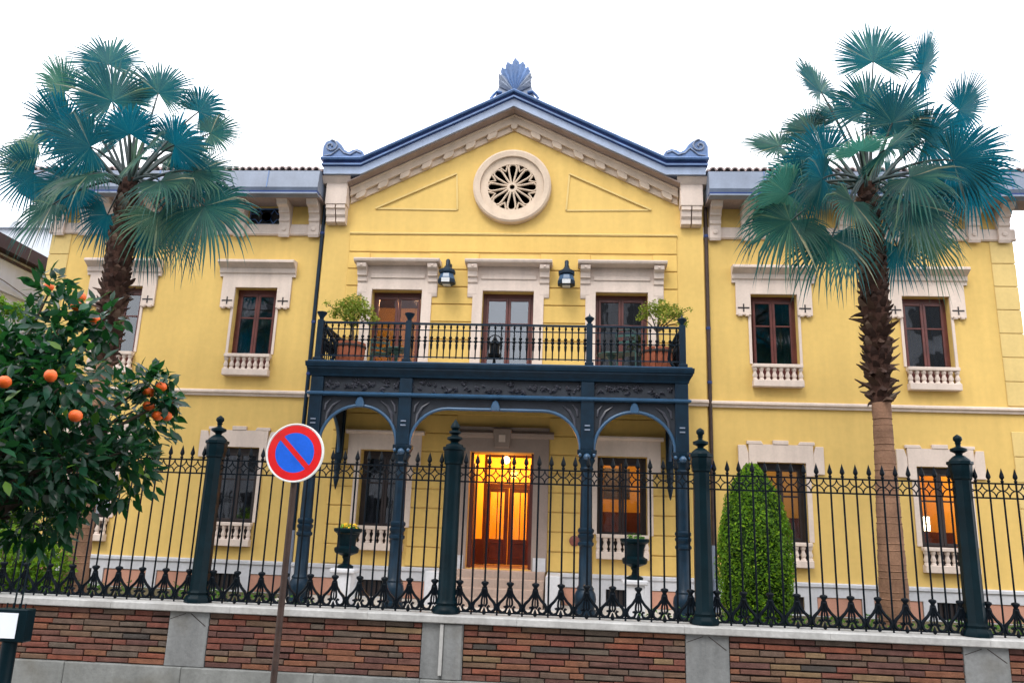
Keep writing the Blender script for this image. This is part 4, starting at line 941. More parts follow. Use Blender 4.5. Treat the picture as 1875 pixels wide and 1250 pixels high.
for i in range(len(PX)-1):
    a, b = PX[i]+0.262, PX[i+1]-0.262
    vis = i in (1, 2, 3, 4)
    for row in range(9):
        zc = 0.337+0.0732*row; x = a-rb.uniform(0, 0.0)
        first = True
        while x < b-0.03:
            L_ = rb.choice([0.18, 0.24, 0.30, 0.36, 0.36, 0.42, 0.42, 0.48] if not first or row % 2 == 0 else [0.12, 0.18]); first = False
            rem = b-x
            if rem < L_+0.10: Lw = rem
            else: Lw = L_
            if Lw > 0.52: Lw = Lw/2
            me_, v_, f_ = rb.choice(BL[min(BL, key=lambda q: abs(q-Lw))])
            base = min(BL, key=lambda q: abs(q-Lw))
            sx_ = (Lw-0.011)/base
            dy = rb.uniform(-0.010, 0.008); pos = (x+Lw/2, yf+0.055+dy, zc+rb.uniform(-0.003, 0.003))
            inframe = pos[0] > -5.75
            if vis and inframe and pos[0] < 7.0: inst(me_, 'brick', wall, pos, scale=(sx_, 1, rb.uniform(0.84, 1.05)), rot=(0, rb.uniform(-0.014, 0.014), 0))
            else: mass.add([(p[0]*sx_+pos[0], p[1]+pos[1], p[2]+pos[2]) for p in v_], f_)
            x += Lw
mo = mass.build('brickwork', 'brick_mass', wall); mo['kind'] = 'stuff'

# ================================================================== IRON FENCE
fence = empty('iron_fence', (0, FY, 1.06), 'dark iron railing with spear tips and lyre scrolls on the street wall', 'fence')
CZ = 1.062
fr_ = MB().box(PX[0], PX[-1], FY-0.012, FY+0.012, 2.893, 2.913).box(PX[0], PX[-1], FY-0.012, FY+0.012, 2.712, 2.732).build('upper_rails', 'iron_fence', fence)
MB().box(PX[0], PX[-1], FY-0.014, FY+0.014, 1.085, 1.103).build('lower_rail', 'iron_fence', fence)
tip_me = MB().lathe([(0.011, 0.0), (0.020, 0.03), (0.010, 0.045), (0.027, 0.075), (0.024, 0.10), (0.0, 0.195)], 6).mesh('spear_tip', 'iron_fence', 25)
pick_long = MB().lathe([(0.0125, CZ), (0.0125, 2.90)], 6).mesh('picket', 'iron_fence', 60)
pick_short = MB().lathe([(0.0125, 1.44), (0.0125, 2.90)], 6).mesh('picket', 'iron_fence', 60)
ly = MB()
ly.lathe([(0.018, 1.30), (0.022, 1.36), (0.028, 1.365), (0.028, 1.385), (0.020, 1.39), (0.028, 1.42), (0.050, 1.445), (0.046, 1.465), (0.02, 1.475)], 8)
for s_ in (-1, 1):
    ly.tube([(s_*0.012, 0, 1.40), (s_*0.03, 0, 1.33), (s_*0.075, 0, 1.265), (s_*0.125, 0, 1.215), (s_*0.146, 0, 1.17), (s_*0.135, 0, 1.125), (s_*0.095, 0, 1.10), (s_*0.055, 0, 1.115), (s_*0.04, 0, 1.15), (s_*0.055, 0, 1.175), (s_*0.075, 0, 1.165)], [0.021, 0.020, 0.019, 0.021, 0.024, 0.022, 0.019, 0.018, 0.018, 0.018, 0.015], 5)
    ly.tube([(s_*0.01, 0, 1.33), (s_*0.032, 0, 1.25), (s_*0.035, 0, 1.20), (s_*0.012, 0, 1.16)], 0.015, 5)
    ly.tube([(s_*0.146, 0, 1.17), (s_*0.163, 0, 1.175)], 0.018, 5)
ly.tube([(0, 0, 1.36), (0, 0, 1.17)], 0.010, 5); ly.lathe([(0.0, 1.06), (0.022, 1.075), (0.026, 1.10), (0.012, 1.14), (0.0, 1.16)], 6)
ly_me = ly.mesh('lyre_scroll', 'iron_fence', 60)
dm = MB()
for sx in (-1, 1):
    for sz in (-1, 1):
        pts = [(sx*(0.078-0.078*math.sin(R(90*t/5))), 0, 2.8125+sz*(0.088-0.088*math.cos(R(90*t/5)))) for t in range(6)]
        dm.tube(pts, 0.0082, 5)
dm_me = dm.mesh('quatrefoil', 'iron_fence', 60)
for i in range(len(PX)-1):
    a, b = PX[i], PX[i+1]; n = 20; s_ = (b-a)/n
    for k in range(1, n):
        x = a+s_*k
        long_ = (k % 2 == 0)
        p = inst(pick_long if long_ else pick_short, 'picket', fence, (x, FY, 0), rot=(random.uniform(-0.003, 0.003), random.uniform(-0.0025, 0.0025), 0))
        inst(tip_me, 'spear_tip', p, (x, FY, 2.905), scale=(1.2, 1.2, 1.0))
        if not long_ : inst(ly_me, 'lyre_scroll', fence, (x, FY, 0))
    for k in range(n):
        x = a+s_*(k+0.5)
        inst(dm_me, 'quatrefoil', fence, (x, FY, 0), scale=(s_/0.161, 1, 1))
shaft_p = [(0.175, CZ+0.001), (0.175, 1.10), (0.16, 1.13), (0.13, 1.16), (0.14, 1.19), (0.118, 1.23), (0.108, 2.93), (0.125, 2.95), (0.125, 2.99), (0.135, 3.02), (0.138, 3.12), (0.155, 3.13), (0.155, 3.165)]
urn_fin = [(0.13, 3.166), (0.12, 3.19), (0.07, 3.235), (0.04, 3.25), (0.045, 3.27), (0.10, 3.30), (0.10, 3.33), (0.06, 3.345), (0.03, 3.36), (0.03, 3.39), (0.042, 3.40), (0.03, 3.41), (0.055, 3.445), (0.05, 3.48), (0.02, 3.505), (0.0, 3.515)]
spk_fin = [(0.12, 3.166), (0.115, 3.20), (0.06, 3.22), (0.05, 3.24), (0.105, 3.275), (0.10, 3.30), (0.05, 3.32), (0.045, 3.335), (0.085, 3.36), (0.08, 3.38), (0.04, 3.40), (0.065, 3.43), (0.06, 3.46), (0.0, 3.55)]
for i, x in enumerate(PX):
    p = MB().lathe(shaft_p, 14 if i == 3 else 8, (x, FY), ph=R(22.5)).build('fence_post', 'iron_post', fence, smooth=30)
    MB().lathe(spk_fin if i == 3 else urn_fin, 12, (x, FY)).build('post_finial', 'iron_post', p, smooth=45)

# ================================================================== NO-PARKING SIGN
sx0, sy0, sz0 = -1.40, -9.0, 2.80
sg = empty('no_parking_sign', (sx0, sy0, 0), 'round blue and red no-parking sign with a diagonal bar on a rusty pole', 'sign')
MB().tube([(sx0-0.01, sy0+0.06, 0.0), (sx0, sy0+0.06, 2.98)], 0.032, 12).build('pole', 'pole_rust', sg, smooth=60)
pl = MB().lathe([(0.0, sy0+0.022), (0.295, sy0+0.022), (0.302, sy0+0.018), (0.302, sy0-0.018), (0.292, sy0-0.02), (0.286, sy0-0.012), (0.0, sy0-0.012)], 56, (sx0, sz0), axis='y').build('sign_plate', 'sign_white', sg, smooth=40)
MB().lathe([(0.205, sy0-0.0125), (0.205, sy0-0.0155), (0.282, sy0-0.0155), (0.282, sy0-0.0125)], 56, (sx0, sz0), axis='y').build('red_ring', 'sign_red', pl)
MB().lathe([(0.2045, sy0-0.0125), (0.2045, sy0-0.0150), (0.0, sy0-0.0150)], 56, (sx0, sz0), axis='y').build('blue_disc', 'sign_blue', pl)
d = Vector((1, 0, -1)).normalized(); nn = Vector((1, 0, 1)).normalized()*0.026
c0 = Vector((sx0, 0, sz0))
q = [c0-d*0.207+nn, c0+d*0.207+nn, c0+d*0.207-nn, c0-d*0.207-nn]
MB().xz([(v.x, v.z) for v in q], sy0-0.0175, sy0-0.0151).build('diagonal_bar', 'sign_red', pl)
for zz in (2.95, 2.65): MB().box(sx0-0.06, sx0+0.06, sy0+0.023, sy0+0.05, zz-0.015, zz+0.015).build('clamp', 'pole_rust', sg)

# ================================================================== NOTICE POST
nx, ny = -4.13, -9.0
np_ = empty('notice_post', (nx, ny, 0), 'dark green post with a framed white notice at the left pavement edge', 'notice post')
MB().lathe([(0.11, 0.0), (0.11, 0.06), (0.075, 0.10), (0.07, 0.84)], 10, (nx-0.02, ny+0.05)).build('post', 'iron_post', np_, smooth=40)
bx_ = MB().box(nx-0.17, nx+0.16, ny-0.02, ny+0.12, 0.842, 1.16).build('notice_box', 'iron_post', np_, bevel=0.012)
MB().box(nx-0.13, nx+0.07, ny-0.026, ny-0.021, 0.88, 1.12).build('notice_sheet', 'paper', bx_)
for k in range(4): MB().tube([(nx-0.10+k*0.065, ny+0.03, 1.16), (nx-0.10+k*0.065, ny+0.03, 1.21)], 0.008, 5).build('stud', 'iron_post', bx_)
for k in (0.0, 0.07): MB().tube([(nx-0.06+k, ny+0.08, 1.16), (nx-0.05+k, ny+0.08, 1.75)], 0.009, 5).build('stake', 'iron_post', np_)

# ================================================================== PALMS
PALM_R = [(5.53, 10.04, 0.1, 1.0), (6.73, 10.76, 0.3, 1.0), (6.37, 9.58, -0.2, 1.0), (7.7, 10.53, 0.3, 1.05), (6.8, 9.19, -0.5, 1.05), (8.4, 9.67, 0.4, 1.0), (7.59, 8.81, -0.2, 1.05), (5.55, 9.62, 0.9, 0.75), (4.74, 8.97, 0.5, 0.85), (5.33, 8.47, 0.0, 0.9), (8.06, 8.27, -0.1, 1.05), (6.87, 7.54, -0.9, 1.0), (4.62, 7.43, -0.3, 1.05), (5.14, 7.54, -0.8, 0.95), (4.63, 6.83, -0.5, 1.1), (5.34, 6.44, -0.6, 1.1), (5.62, 7.0, -1.0, 0.95), (6.92, 7.08, -0.6, 1.05), (7.37, 6.9, 0.1, 1.0), (7.17, 6.9, 0.9, 0.85), (8.46, 8.06, 0.4, 1.0), (5.81, 8.14, -1.0, 0.8), (6.34, 8.04, -1.1, 0.85), (6.2, 9.86, 0.9, 0.85), (6.3, 6.99, 0.9, 0.8), (5.23, 8.5, 0.8, 0.9)]
PALM_L = [(-8.41, 10.03, 0.1, 1.05), (-7.71, 10.87, 0.4, 1.0), (-7.06, 9.77, -0.3, 1.05), (-6.3, 10.19, 0.2, 1.05), (-5.48, 9.8, 0.5, 0.8), (-5.0, 9.17, 0.3, 0.85), (-8.06, 9.01, -0.3, 1.05), (-8.92, 8.84, 0.3, 1.0), (-7.28, 8.36, -0.7, 0.95), (-8.81, 8.07, 0.2, 1.0), (-7.34, 7.69, -0.5, 1.05), (-8.15, 7.29, 0.0, 0.95), (-6.21, 8.77, -0.8, 0.9), (-5.65, 8.05, -1.0, 0.85), (-5.25, 8.46, -0.5, 0.95), (-5.28, 7.41, -0.9, 0.95), (-4.88, 7.94, -0.2, 1.1), (-4.58, 7.09, -0.4, 1.15), (-5.57, 6.93, -0.3, 1.0), (-5.7, 7.14, 0.5, 0.95), (-7.29, 7.28, 0.6, 0.85), (-6.11, 6.8, 0.3, 0.85), (-8.25, 9.99, 0.8, 0.9), (-7.12, 10.28, 0.9, 0.85), (-6.23, 8.75, 0.9, 0.9), (-7.9, 8.86, 0.9, 0.9)]
def fan_frond(root, heart, fan, size, rr):
    """costapalmate fan leaf: stalk from the heart to a hub, pleated blade splitting into drooping tips"""
    H = Vector(heart); T = Vector(fan); D = T-H; L_ = D.length; Dn = D.normalized()
    upv = Vector((0, 0, 1))
    start = H+Vector((Dn.x*0.16, Dn.y*0.16, 0.05*Dn.z))
    ctrl = H+D*0.5+upv*(0.16*L_*(1-abs(Dn.z)*0.6)+0.05)
    axis = (T-ctrl).normalized()
    hub = T-axis*0.36*size
    pts = []
    for i in range(9):
        t = i/8; pts.append(start*(1-t)**2+ctrl*(2*t*(1-t))+hub*t*t)
    rad = [0.034-0.020*i/8 for i in range(9)]
    s = axis.cross(upv)
    s = s.normalized() if s.length > 0.15 else Vector((1, 0, 0))
    n = s.cross(axis).normalized()
    q = Matrix.Rotation(R(rr.uniform(-30, 30)), 3, axis)
    s = q @ s; n = q @ n
    face = Vector((rr.uniform(-0.5, 0.4), -1.0, rr.uniform(-0.75, 0.1)))      # towards the open street side
    face = face-axis*face.dot(axis)
    if face.length > 0.3:
        n = (n*0.55+face.normalized()*(1.0 if n.dot(face) > -0.2 else -1.0)).normalized()
        n = (n-axis*n.dot(axis)).normalized(); s = axis.cross(n).normalized()
    # lean blades of upright leaves so that they show their faces
    nl = 54; span = R(rr.uniform(125, 145)); Rm = rr.uniform(0.82, 0.98)*size; fuse = rr.uniform(0.47, 0.60)
    droop = rr.uniform(0.12, 0.34)+(0.30 if Dn.z < -0.1 else 0.0); cup = rr.uniform(0.05, 0.22)
    vs = []; fs = []
    st = (0.0, 0.36, fuse, 0.77, 0.89, 1.0)
    wid = (1.0, 1.0, 1.0, 0.70, 0.36, 0.02)
    step = 2*span/(nl-1)
    for k in range(nl):
        th = -span+step*k
        ln = Rm*(0.80+0.20*math.cos(th*0.9))*rr.uniform(0.93, 1.05)
        dr = axis*math.cos(th)+s*math.sin(th); tg = -axis*math.sin(th)+s*math.cos(th)
        o = len(vs); tip_d = droop*rr.uniform(0.6, 1.7); sw = rr.uniform(-0.05, 0.05); bend = rr.random() < 0.26
        for j, (u, wq) in enumerate(zip(st, wid)):
            base = hub+dr*(u*ln)+n*(cup*u*u*ln*0.6)
            over = max(0.0, u-0.45)
            base = base-upv*(tip_d*over*over*ln*2.2)+tg*(sw*over)
            if bend and u > 0.8: base = base-upv*(0.22*ln*(u-0.8)/0.2*0.8)-dr*(0.10*ln*(u-0.8)/0.2)
            hw = u*ln*math.tan(step/2)*wq if u <= fuse else fuse*ln*math.tan(step/2)*wq
            pl_h = 0.35*hw
            vs += [base-tg*hw-n*pl_h, base+n*pl_h, base+tg*hw-n*pl_h]
        for j in range(len(st)-1):
            a = o+j*3
            fs += [(a, a+1, a+4, a+3), (a+1, a+2, a+5, a+4)]
    me = bpy.data.meshes.new('frond'); me.from_pydata([tuple(v) for v in vs], [], fs)
    me.materials.append(MAT['palm_leaf_pale' if rr.random() < 0.16 else 'palm_leaf']); me.update()
    o = bpy.data.objects.new('frond', me); attach(o, root)
    MB().tube(pts, rad, 6, flat=0.7).build('leaf_stalk', 'petiole', o, smooth=70)
def palm(name, base, heart, fronds, lab, boot_from, seed, by):
    rr = random.Random(seed)
    root = empty(name, base, lab, 'palm tree', 'palm trees in the front garden')
    B = Vector(base); H = Vector(heart); hz = H.z-B.z
    def axis(z): 
        t = (z-B.z)/hz; return Vector((B.x+(H.x-B.x)*t, B.y+(H.y-B.y)*t, z))
    zb = boot_from
    m = MB(); zs_ = [B.z+(zb-B.z)*i/26 for i in range(27)]
    rad = []
    for i, z in enumerate(zs_):
        t = i/26; r_ = 0.225-0.085*min(1, t*1.15)+0.012*math.sin(i*2.3)*0.5
        if i == 0: r_ = 0.26
        rad.append(r_)
    m.tube([axis(z) for z in zs_], rad, 18)
    m.build('trunk', 'palm_bark', root, smooth=60)
    rg = MB()
    for k in range(34):                                         # ring scars of the smooth stem
        z = B.z+0.15+(zb-B.z-0.2)*k/34; t = (z-B.z)/(zb-B.z); r_ = 0.225-0.085*min(1, t*1.15)
        c = axis(z); rg.lathe([(r_-0.004, z-0.012), (r_+0.007, z), (r_-0.004, z+0.010)], 16, (c.x, c.y))
    o = rg.build('ring_scars', 'palm_bark', root, smooth=60); o['kind'] = 'stuff'
    # fibrous upper trunk
    zs_ = [zb+(H.z-0.1-zb)*i/20 for i in range(21)]
    rad = []
    for i, z in enumerate(zs_):
        t = i/20; rad.append(0.135+0.065*min(1, t*2.2)-(0.085*max(0, t-0.6)/0.4)+rr.uniform(-0.012, 0.012))
    fm = MB().tube([axis(z) for z in zs_], rad, 18); fm.build('fibrous_trunk', 'palm_fibre', root, smooth=60)
    bt = MB(); k = 0; z = zb+0.02
    while z < H.z-0.25:                                         # spiral of old leaf bases
        t = (z-zb)/(H.z-zb); r_ = 0.135+0.065*min(1, t*2.2)-(0.08*max(0, t-0.6)/0.4)
        a = k*2.399963+rr.uniform(-0.15, 0.15); c = axis(z)
        ra = Vector((math.cos(a), math.sin(a), 0)); ta = Vector((-math.sin(a), math.cos(a), 0))
        out = rr.uniform(0.05, 0.13)*(1.5 if t < 0.42 else 0.35)*rr.uniform(0.4, 1.25); upb = rr.uniform(0.05, 0.13)*(1 if rr.random() < 0.8 else -0.6)
        w_ = rr.uniform(0.035, 0.06); p0 = c+ra*(r_-0.02)
        p1 = p0+ra*(0.045+out*0.5)+Vector((0, 0, upb*0.5)); p2 = p0+ra*(0.03+out)+Vector((0, 0, upb))
        vs = [p0-ta*w_*1.25-Vector((0, 0, 0.04)), p0+ta*w_*1.25-Vector((0, 0, 0.04)), p0+Vector((0, 0, 0.05)), p1-ta*w_, p1+ta*w_, p1+Vector((0, 0, 0.03)), p2-ta*w_*0.45, p2+ta*w_*0.4, p2+Vector((0, 0, 0.012))]
        bt.add(vs, [(0, 1, 4, 3), (1, 2, 5, 4), (2, 0, 3, 5), (3, 4, 7, 6), (4, 5, 8, 7), (5, 3, 6, 8), (6, 7, 8)])
        z += 0.0135; k += 1
    o = bt.build('old_leaf_bases', 'palm_boot', root); o['kind'] = 'stuff'
    for x_, z_, dy, sz in fronds:
        fan_frond(root, (H.x+rr.uniform(-0.05, 0.05), H.y+rr.uniform(-0.05, 0.05), H.z-rr.uniform(0.0, 0.25)), (x_, by+dy, z_), sz, rr)
    for k in range(6):                                         # fronds filling the sides and back of the crown
        a = k*2.399963+0.6; el = rr.uniform(-0.55, 0.95); L_ = rr.uniform(1.15, 1.75)
        fan_frond(root, (H.x, H.y, H.z-rr.uniform(0.0, 0.25)), (H.x+L_*math.cos(a)*math.cos(el), H.y+L_*abs(math.sin(a))*math.cos(el)*0.9, H.z+L_*math.sin(el)+0.1), rr.uniform(0.8, 1.0), rr)
    # unopened spear leaves at the heart
    for k in range(3):
        MB().tube([H-Vector((0, 0, 0.15)), H+Vector((0.06*k-0.06, 0.05*(k-1), 0.5)), H+Vector((0.16*k-0.16, 0.08*(k-1), 0.95+0.1*k))], [0.035, 0.03, 0.004], 6).build('spear_leaf', 'palm_leaf_pale', root, smooth=60)
palm('palm_tree', (6.22, -4.5, GZ), (6.30, -4.5, 8.05), PALM_R, 'tall fan palm at the right, smooth lower trunk with shaggy brown bases above', 4.25, 5, -4.5)
palm('palm_tree', (-6.36, -4.5, GZ), (-6.50, -4.5, 8.1), PALM_L, 'tall fan palm at the left rising behind the orange tree', 4.6, 9, -4.5)
MB().box(5.92, 6.56, -4.86, -4.2, GZ+0.001, GZ+0.22)
kb = MB().lathe([(0.40, GZ+0.001), (0.40, GZ+0.20), (0.34, GZ+0.20), (0.30, GZ+0.12)], 18, (6.22, -4.5)).build('tree_kerb', 'iron_fence')
tag(kb, 'dark round edging at the foot of the right palm', 'edging')

# ================================================================== TOPIARY, HEDGE, GROUND COVER
tx, ty = 4.17, -4.8
tp = empty('clipped_topiary', (tx, ty, GZ), 'bright green clipped egg-shaped conifer behind the railing', 'topiary')
prof = [(0.30, 0.74), (0.42, 0.95), (0.50, 1.3), (0.535, 1.7), (0.52, 2.1), (0.44, 2.5), (0.33, 2.85), (0.20, 3.08), (0.07, 3.22)]
MB().tube([(tx, ty, GZ), (tx, ty, 0.9)], 0.06, 8).build('trunk', 'bark', tp)
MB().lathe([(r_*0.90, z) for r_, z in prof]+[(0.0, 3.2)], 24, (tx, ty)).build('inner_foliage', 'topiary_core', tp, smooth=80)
n = 15000
zz = rng.uniform(0.74, 3.23, n*2); rr_ = np.interp(zz, [p[1] for p in prof], [p[0] for p in prof])
keep = rng.uniform(0, 0.54, n*2) < rr_; zz = zz[keep][:n]; rr_ = rr_[keep][:n]
aa = rng.uniform(0, 2*PI, len(zz))
lump = 1+0.05*np.sin(aa*5+zz*4)+0.035*np.sin(aa*9-zz*7)
rad = rr_*lump*rng.uniform(0.88, 1.04, len(zz))
P = np.stack([tx+rad*np.cos(aa), ty+rad*np.sin(aa), zz], 1); N = np.stack([np.cos(aa), np.sin(aa), np.full(len(zz), 0.35)], 1)
V, F = leafcloud(P, N, 0.05, 0.5, 0.55); foliage('foliage', V, F, 'topiary_leaf', tp, 'stuff')
def bush(name, c, r, flat, n, size, material, lab, cat, core='topiary_core'):
    e = empty(name, (c[0], c[1], GZ), lab, cat)
    Vs, Fs, o = [], [], 0
    rj = random.Random(int(c[0]*100))
    for k in range(9):
        cc = (c[0]+rj.uniform(-0.6, 0.6)*r*flat[0], c[1]+rj.uniform(-0.5, 0.5)*r*flat[1], c[2]+rj.uniform(-0.55, 0.5)*r*flat[2])
        p, d_ = ball(n//9, cc, r*rj.uniform(0.4, 0.62), flat, 0.35)
        V, F = leafcloud(p, d_+np.array([0, -0.2, 0.5]), size, 0.55, 0.6); Vs.append(V); Fs.append(F+o); o += len(V)
    foliage('foliage', np.concatenate(Vs), np.concatenate(Fs), material, e, 'stuff')
    st_ = MB()
    for k in range(7):
        a = rj.uniform(0, 6.28); st_.tube([(c[0]+0.08*math.cos(a), c[1]+0.08*math.sin(a), GZ), (c[0]+0.3*math.cos(a)*flat[0], c[1]+0.3*math.sin(a), c[2]), (c[0]+0.5*r*math.cos(a), c[1]+0.4*r*math.sin(a), c[2]+0.5*r)], [0.02, 0.014, 0.004], 5)
    st_.build('stems', 'bark', e)
bush('garden_shrub', (-6.6, -5.45, 1.45), 0.80, (0.9, 0.7, 1.0), 5200, 0.07, 'hedge_leaf', 'loose yellow-green shrub behind the railing below the orange tree', 'shrub')
bush('garden_shrub', (-7.9, -4.9, 1.6), 0.95, (0.9, 0.7, 1.0), 4000, 0.07, 'hedge_leaf', 'yellow-green shrub at the far left behind the railing', 'shrub')
pts = []
rc = random.Random(8)
for k in range(240):
    side = rc.choice([-1, 1]); x = side*rc.uniform(2.2, 8.2) if rc.random() < 0.92 else rc.uniform(-2, 2); y = rc.uniform(-6.15, -5.2); h = rc.uniform(0.26, 0.56)
    if abs(x) < 2.2: h *= 0.5
    p, d_ = ball(26, (x, y, GZ+h*0.5), h*0.6, (1.3, 1, 0.8), 0.1); pts.append(p)
for k in range(110):
    side = rc.choice([-1, 1]); x = side*rc.uniform(4.3, 10.5); y = rc.uniform(-5.0, -0.5); h = rc.uniform(0.12, 0.3)
    p, d_ = ball(18, (x, y, GZ+h*0.5), h*0.6, (1.4, 1.2, 0.7), 0.1); pts.append(p)
P = np.concatenate(pts); V, F = leafcloud(P, np.tile([0, -0.2, 0.8], (len(P), 1)), 0.075, 0.4, 0.7)
gc = foliage('ground_cover', V, F, 'cover_leaf'); tag(gc, 'low green ground cover plants behind the railing', 'ground cover', kind='stuff')

# ================================================================== ORANGE TREE (street, near left)
ot = empty('orange_tree', (-2.55, -12.2, 0.0), 'orange tree with glossy dark leaves and ripe fruit at the left edge', 'orange tree')
BLOBS = [(-2.17, 2.9, 0.37), (-1.86, 3.24, 0.22), (-2.04, 3.53, 0.13), (-1.63, 3.31, 0.14), (-1.66, 2.81, 0.30), (-1.98, 2.38, 0.42), (-1.60, 2.40, 0.24), (-1.40, 2.96, 0.13), (-1.28, 2.84, 0.07), (-2.15, 2.05, 0.25), (-1.78, 2.22, 0.18), (-2.32, 3.27, 0.2), (-1.45, 2.48, 0.14), (-2.35, 1.95, 0.2), (-2.5, 2.6, 0.45), (-2.75, 3.0, 0.42), (-2.8, 2.4, 0.42)]
tb = MB(); tb.tube([(-2.62, -12.2, 0), (-2.60, -12.2, 0.7), (-2.55, -12.18, 1.4), (-2.5, -12.2, 1.9)], [0.10, 0.085, 0.08, 0.07], 10)
tb.build('trunk', 'bark', ot, smooth=60)
Vs, Fs, off = [], [], 0; singles = []
ro = random.Random(21)
LV = [(0, 0, 0), (0.30, 0.20, 0.035), (0.30, -0.20, 0.035), (0.62, 0.19, 0.03), (0.62, -0.19, 0.03), (1.0, 0, -0.05), (0.30, 0, 0.0), (0.62, 0, -0.01)]
LF = [(0, 1, 6), (0, 6, 2), (1, 3, 7, 6), (6, 7, 4, 2), (3, 5, 7), (7, 5, 4)]
leaf_me = MB().add(LV, LF).mesh('leaf', 'orange_leaf_single', 80)
LVn = np.array(LV)
allV, allF, o_ = [], [], 0
cands = []
for bi, (bx_, bz_, br_) in enumerate(BLOBS):
    for d3 in range(2 if br_ > 0.2 else 1):
        by_ = -12.2+(ro.uniform(-0.35, 0.35)+(-0.25 if d3 else 0.2))*(1 if br_ > 0.2 else 0.4)
        if bi in (7, 8): by_ = -11.95
        c = Vector((bx_, by_, bz_))
        br = MB().tube([(-2.5, -12.2, 1.8), Vector((-2.5, -12.2, 1.8)).lerp(c, 0.5)+Vector((0, 0, 0.12)), c], [0.03, 0.018, 0.006], 5)
        br.build('branch', 'bark', ot, smooth=60)
        sparse = 0.55 if bi in (1, 2, 3, 11) else 1.0
        nleaf = int(sparse*(1400*br_*br_+60*br_+18)*2.2)
        for k in range(nleaf):
            dv = Vector((ro.gauss(0, 1), ro.gauss(0, 1), ro.gauss(0, 1))).normalized()
            p = c+dv*br_*(ro.random()**0.45)*1.05
            dirv = (dv*0.8+Vector((ro.gauss(0, 0.5), ro.gauss(0, 0.5), ro.gauss(-0.25, 0.5)))).normalized()
            nv = (Vector((0, -0.3, 1))+Vector((ro.gauss(0, 0.5), ro.gauss(0, 0.5), ro.gauss(0, 0.35)))).normalized()
            bv = nv.cross(dirv).normalized(); nv = dirv.cross(bv).normalized()
            cands.append((p, dirv, bv, nv, ro.uniform(0.075, 0.125)))
cands.sort(key=lambda q: -(q[4]*1.0-(q[0]-CAM).length*0.02)+(9 if q[0].x < -2.45 else 0))
for k, (p, dv, bv, nv, s) in enumerate(cands):
    if k < 300:
        o = bpy.data.objects.new('leaf', leaf_me); COL.objects.link(o); o.parent = ot
        m4 = Matrix((dv*s, bv*s, nv*s)).transposed().to_4x4(); m4.translation = p-WORG[ot.name]
        o.matrix_local = m4; WORG[o.name] = p
    else:
        Bm = np.array([dv, bv, nv])*s
        allV.append(LVn @ Bm+np.array(p)); allF += [tuple(i+o_ for i in f) for f in LF]; o_ += len(LV)
me = bpy.data.meshes.new('foliage'); me.from_pydata(np.concatenate(allV).tolist(), [], allF); me.materials.append(MAT['orange_leaf']); me.shade_smooth(); me.update()
fo = bpy.data.objects.new('foliage', me); attach(fo, ot); fo['kind'] = 'stuff'
fruit = MB().lathe([(0.0, -0.038), (0.018, -0.035), (0.033, -0.021), (0.0405, 0.0), (0.034, 0.021), (0.019, 0.034), (0.006, 0.0365), (0.0, 0.034)], 18).mesh('orange', 'orange_peel', 70)
stem_me = MB().lathe([(0.010, 0.033), (0.011, 0.037), (0.004, 0.04), (0.003, 0.07)], 6).mesh('fruit_stalk', 'orange_leaf_single', 60)
for x, y, z in [(-1.64, -13.0, 2.76), (-1.42, -12.95, 2.81), (-2.25, -11.95, 3.63), (-1.75, -12.35, 3.38), (-1.87, -12.15, 3.50), (-1.37, -12.75, 2.62), (-1.38, -12.0, 2.89), (-1.30, -12.0, 2.93), (-1.37, -12.0, 2.80), (-1.30, -12.0, 2.735), (-1.30, -11.85, 2.87), (-1.26, -11.95, 2.74), (-1.81, -12.05, 3.37)]:
    o = inst(fruit, 'orange', ot, (x, y, z), scale=(ro.uniform(0.84, 0.98), ro.uniform(0.84, 0.98), ro.uniform(0.80, 0.93)), rot=(ro.uniform(-0.4, 0.4), ro.uniform(-0.4, 0.4), ro.uniform(0, 6)))
    s_ = bpy.data.objects.new('fruit_stalk', stem_me); COL.objects.link(s_); s_.parent = o; WORG[s_.name] = Vector((x, y, z))

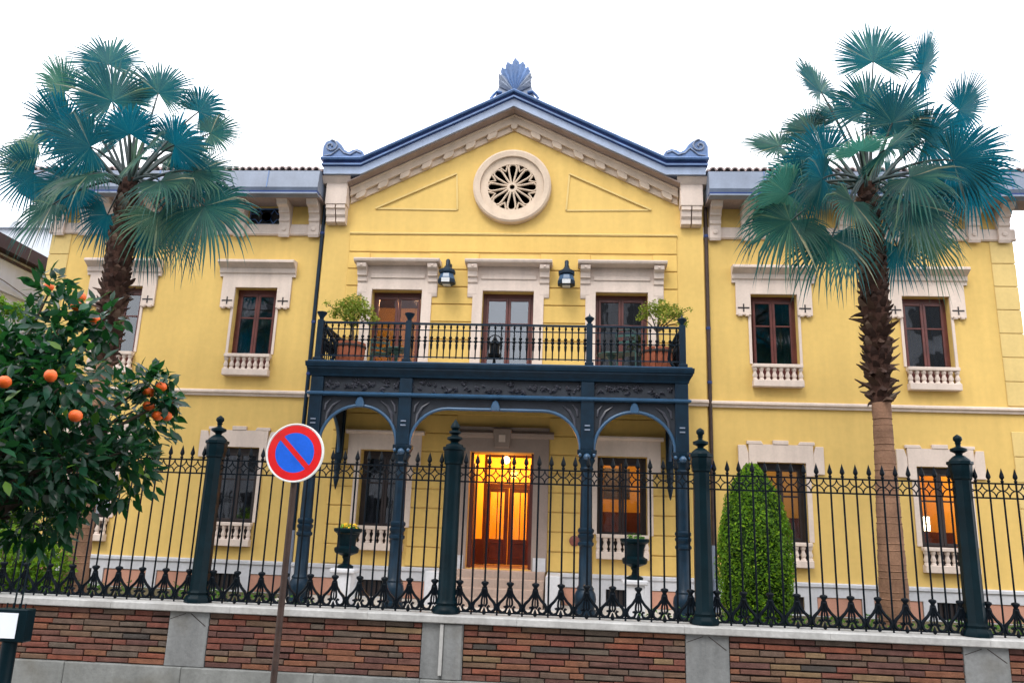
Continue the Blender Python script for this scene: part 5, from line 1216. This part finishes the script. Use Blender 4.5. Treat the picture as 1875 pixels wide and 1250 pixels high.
# ================================================================== NEIGHBOURS
nb = empty('white_house', (-13.4, 4, 0), 'white house with a dark deep eave beyond the left corner of the mansion', 'house')
m = MB().box(-20, -13.4, -4, 12, -0.1, 8.72); m.build('wall', 'white_wall', nb)
MB().box(-20.2, -13.1, -4.4, 12.4, 8.722, 9.08).build('eave', 'eave_dark', nb)
f = MB().box(-13.398, -13.34, 1.0, 3.1, 7.75, 8.55).build('window', 'white_wall', nb)
MB().box(-13.339, -13.30, 0.95, 3.15, 8.551, 8.62).box(-13.339, -13.30, 3.10, 3.22, 7.75, 8.55).build('window_shade', 'eave_dark', f)
MB().tube([(-13.3, -1.0, 8.1), (-13.28, 1.5, 8.0), (-13.3, 4, 7.6)], 0.012, 4).build('cable', 'eave_dark', nb)
fb = empty('pale_block', (-24, 18, 0), 'pale grey-blue block far behind the left palm', 'building')
MB().box(-40, -17.5, 16, 24, -0.1, 15.2).build('wall', 'far_wall', fb)
MB().box(-40.2, -17.3, 15.8, 24.2, 15.202, 15.5).build('parapet', 'far_wall', fb)
for k in range(4): MB().box(-24.5+k*2.2, -23.3+k*2.2, 15.96, 15.998, 11.5, 13.0).build('window', 'block_glass', fb)
vn = empty('climbing_vine', (-11.7, -0.9, 6.4), 'bright green vine hanging from a cable beside the white house', 'vine')
VV, FF, o_ = [], [], 0
for k in range(26):
    t = k/25; c = (-12.9+1.75*t, -0.75+0.7*t, 7.25-0.70*t+0.08*math.sin(k))
    p, d_ = ball(60, c, 0.22, (1, 1, 0.9), 0.1); V, F = leafcloud(p, d_+np.array([0, -0.4, 0.5]), 0.10, 0.75, 0.6); VV.append(V); FF.append(F+o_); o_ += len(V)
foliage('foliage', np.concatenate(VV), np.concatenate(FF), 'hedge_leaf', vn, 'stuff')
MB().tube([(-13.39, -0.9, 7.45), (-12.3, -0.5, 7.0), (-11.06, 0.1, 6.5)], 0.03, 6).build('cable', 'iron_blue_sheen', vn)
# apartment block across the street: seen as reflection in the upper windows
ab = empty('apartment_block', (0, -30, 0), 'grey apartment block across the street mirrored in the upper windows', 'building')
for x0, x1, h, fls in ((-26, -5.6, 18.4, 5), (0.6, 26, 17.2, 5), (-5.598, 0.598, 8.0, 2)):
    MB().box(x0, x1, -38, -30, -0.15, h).build('wall', 'block_wall', ab)
    for fl in range(fls):
        z0 = 2.2+fl*3.1
        if z0+2.75 < h: MB().box(x0+0.3, x1-0.3, -30.9, -30.002, z0+2.2, z0+2.75).build('balcony_slab', 'block_pale', ab)
        for k in range(int((x1-x0-1)/3.4)):
            if z0+1.9 < h: MB().box(x0+1.0+k*3.4, x0+2.9+k*3.4, -29.998, -29.95, z0, z0+1.9).build('window', 'block_glass', ab)
print('OBJECTS', len(bpy.data.objects))
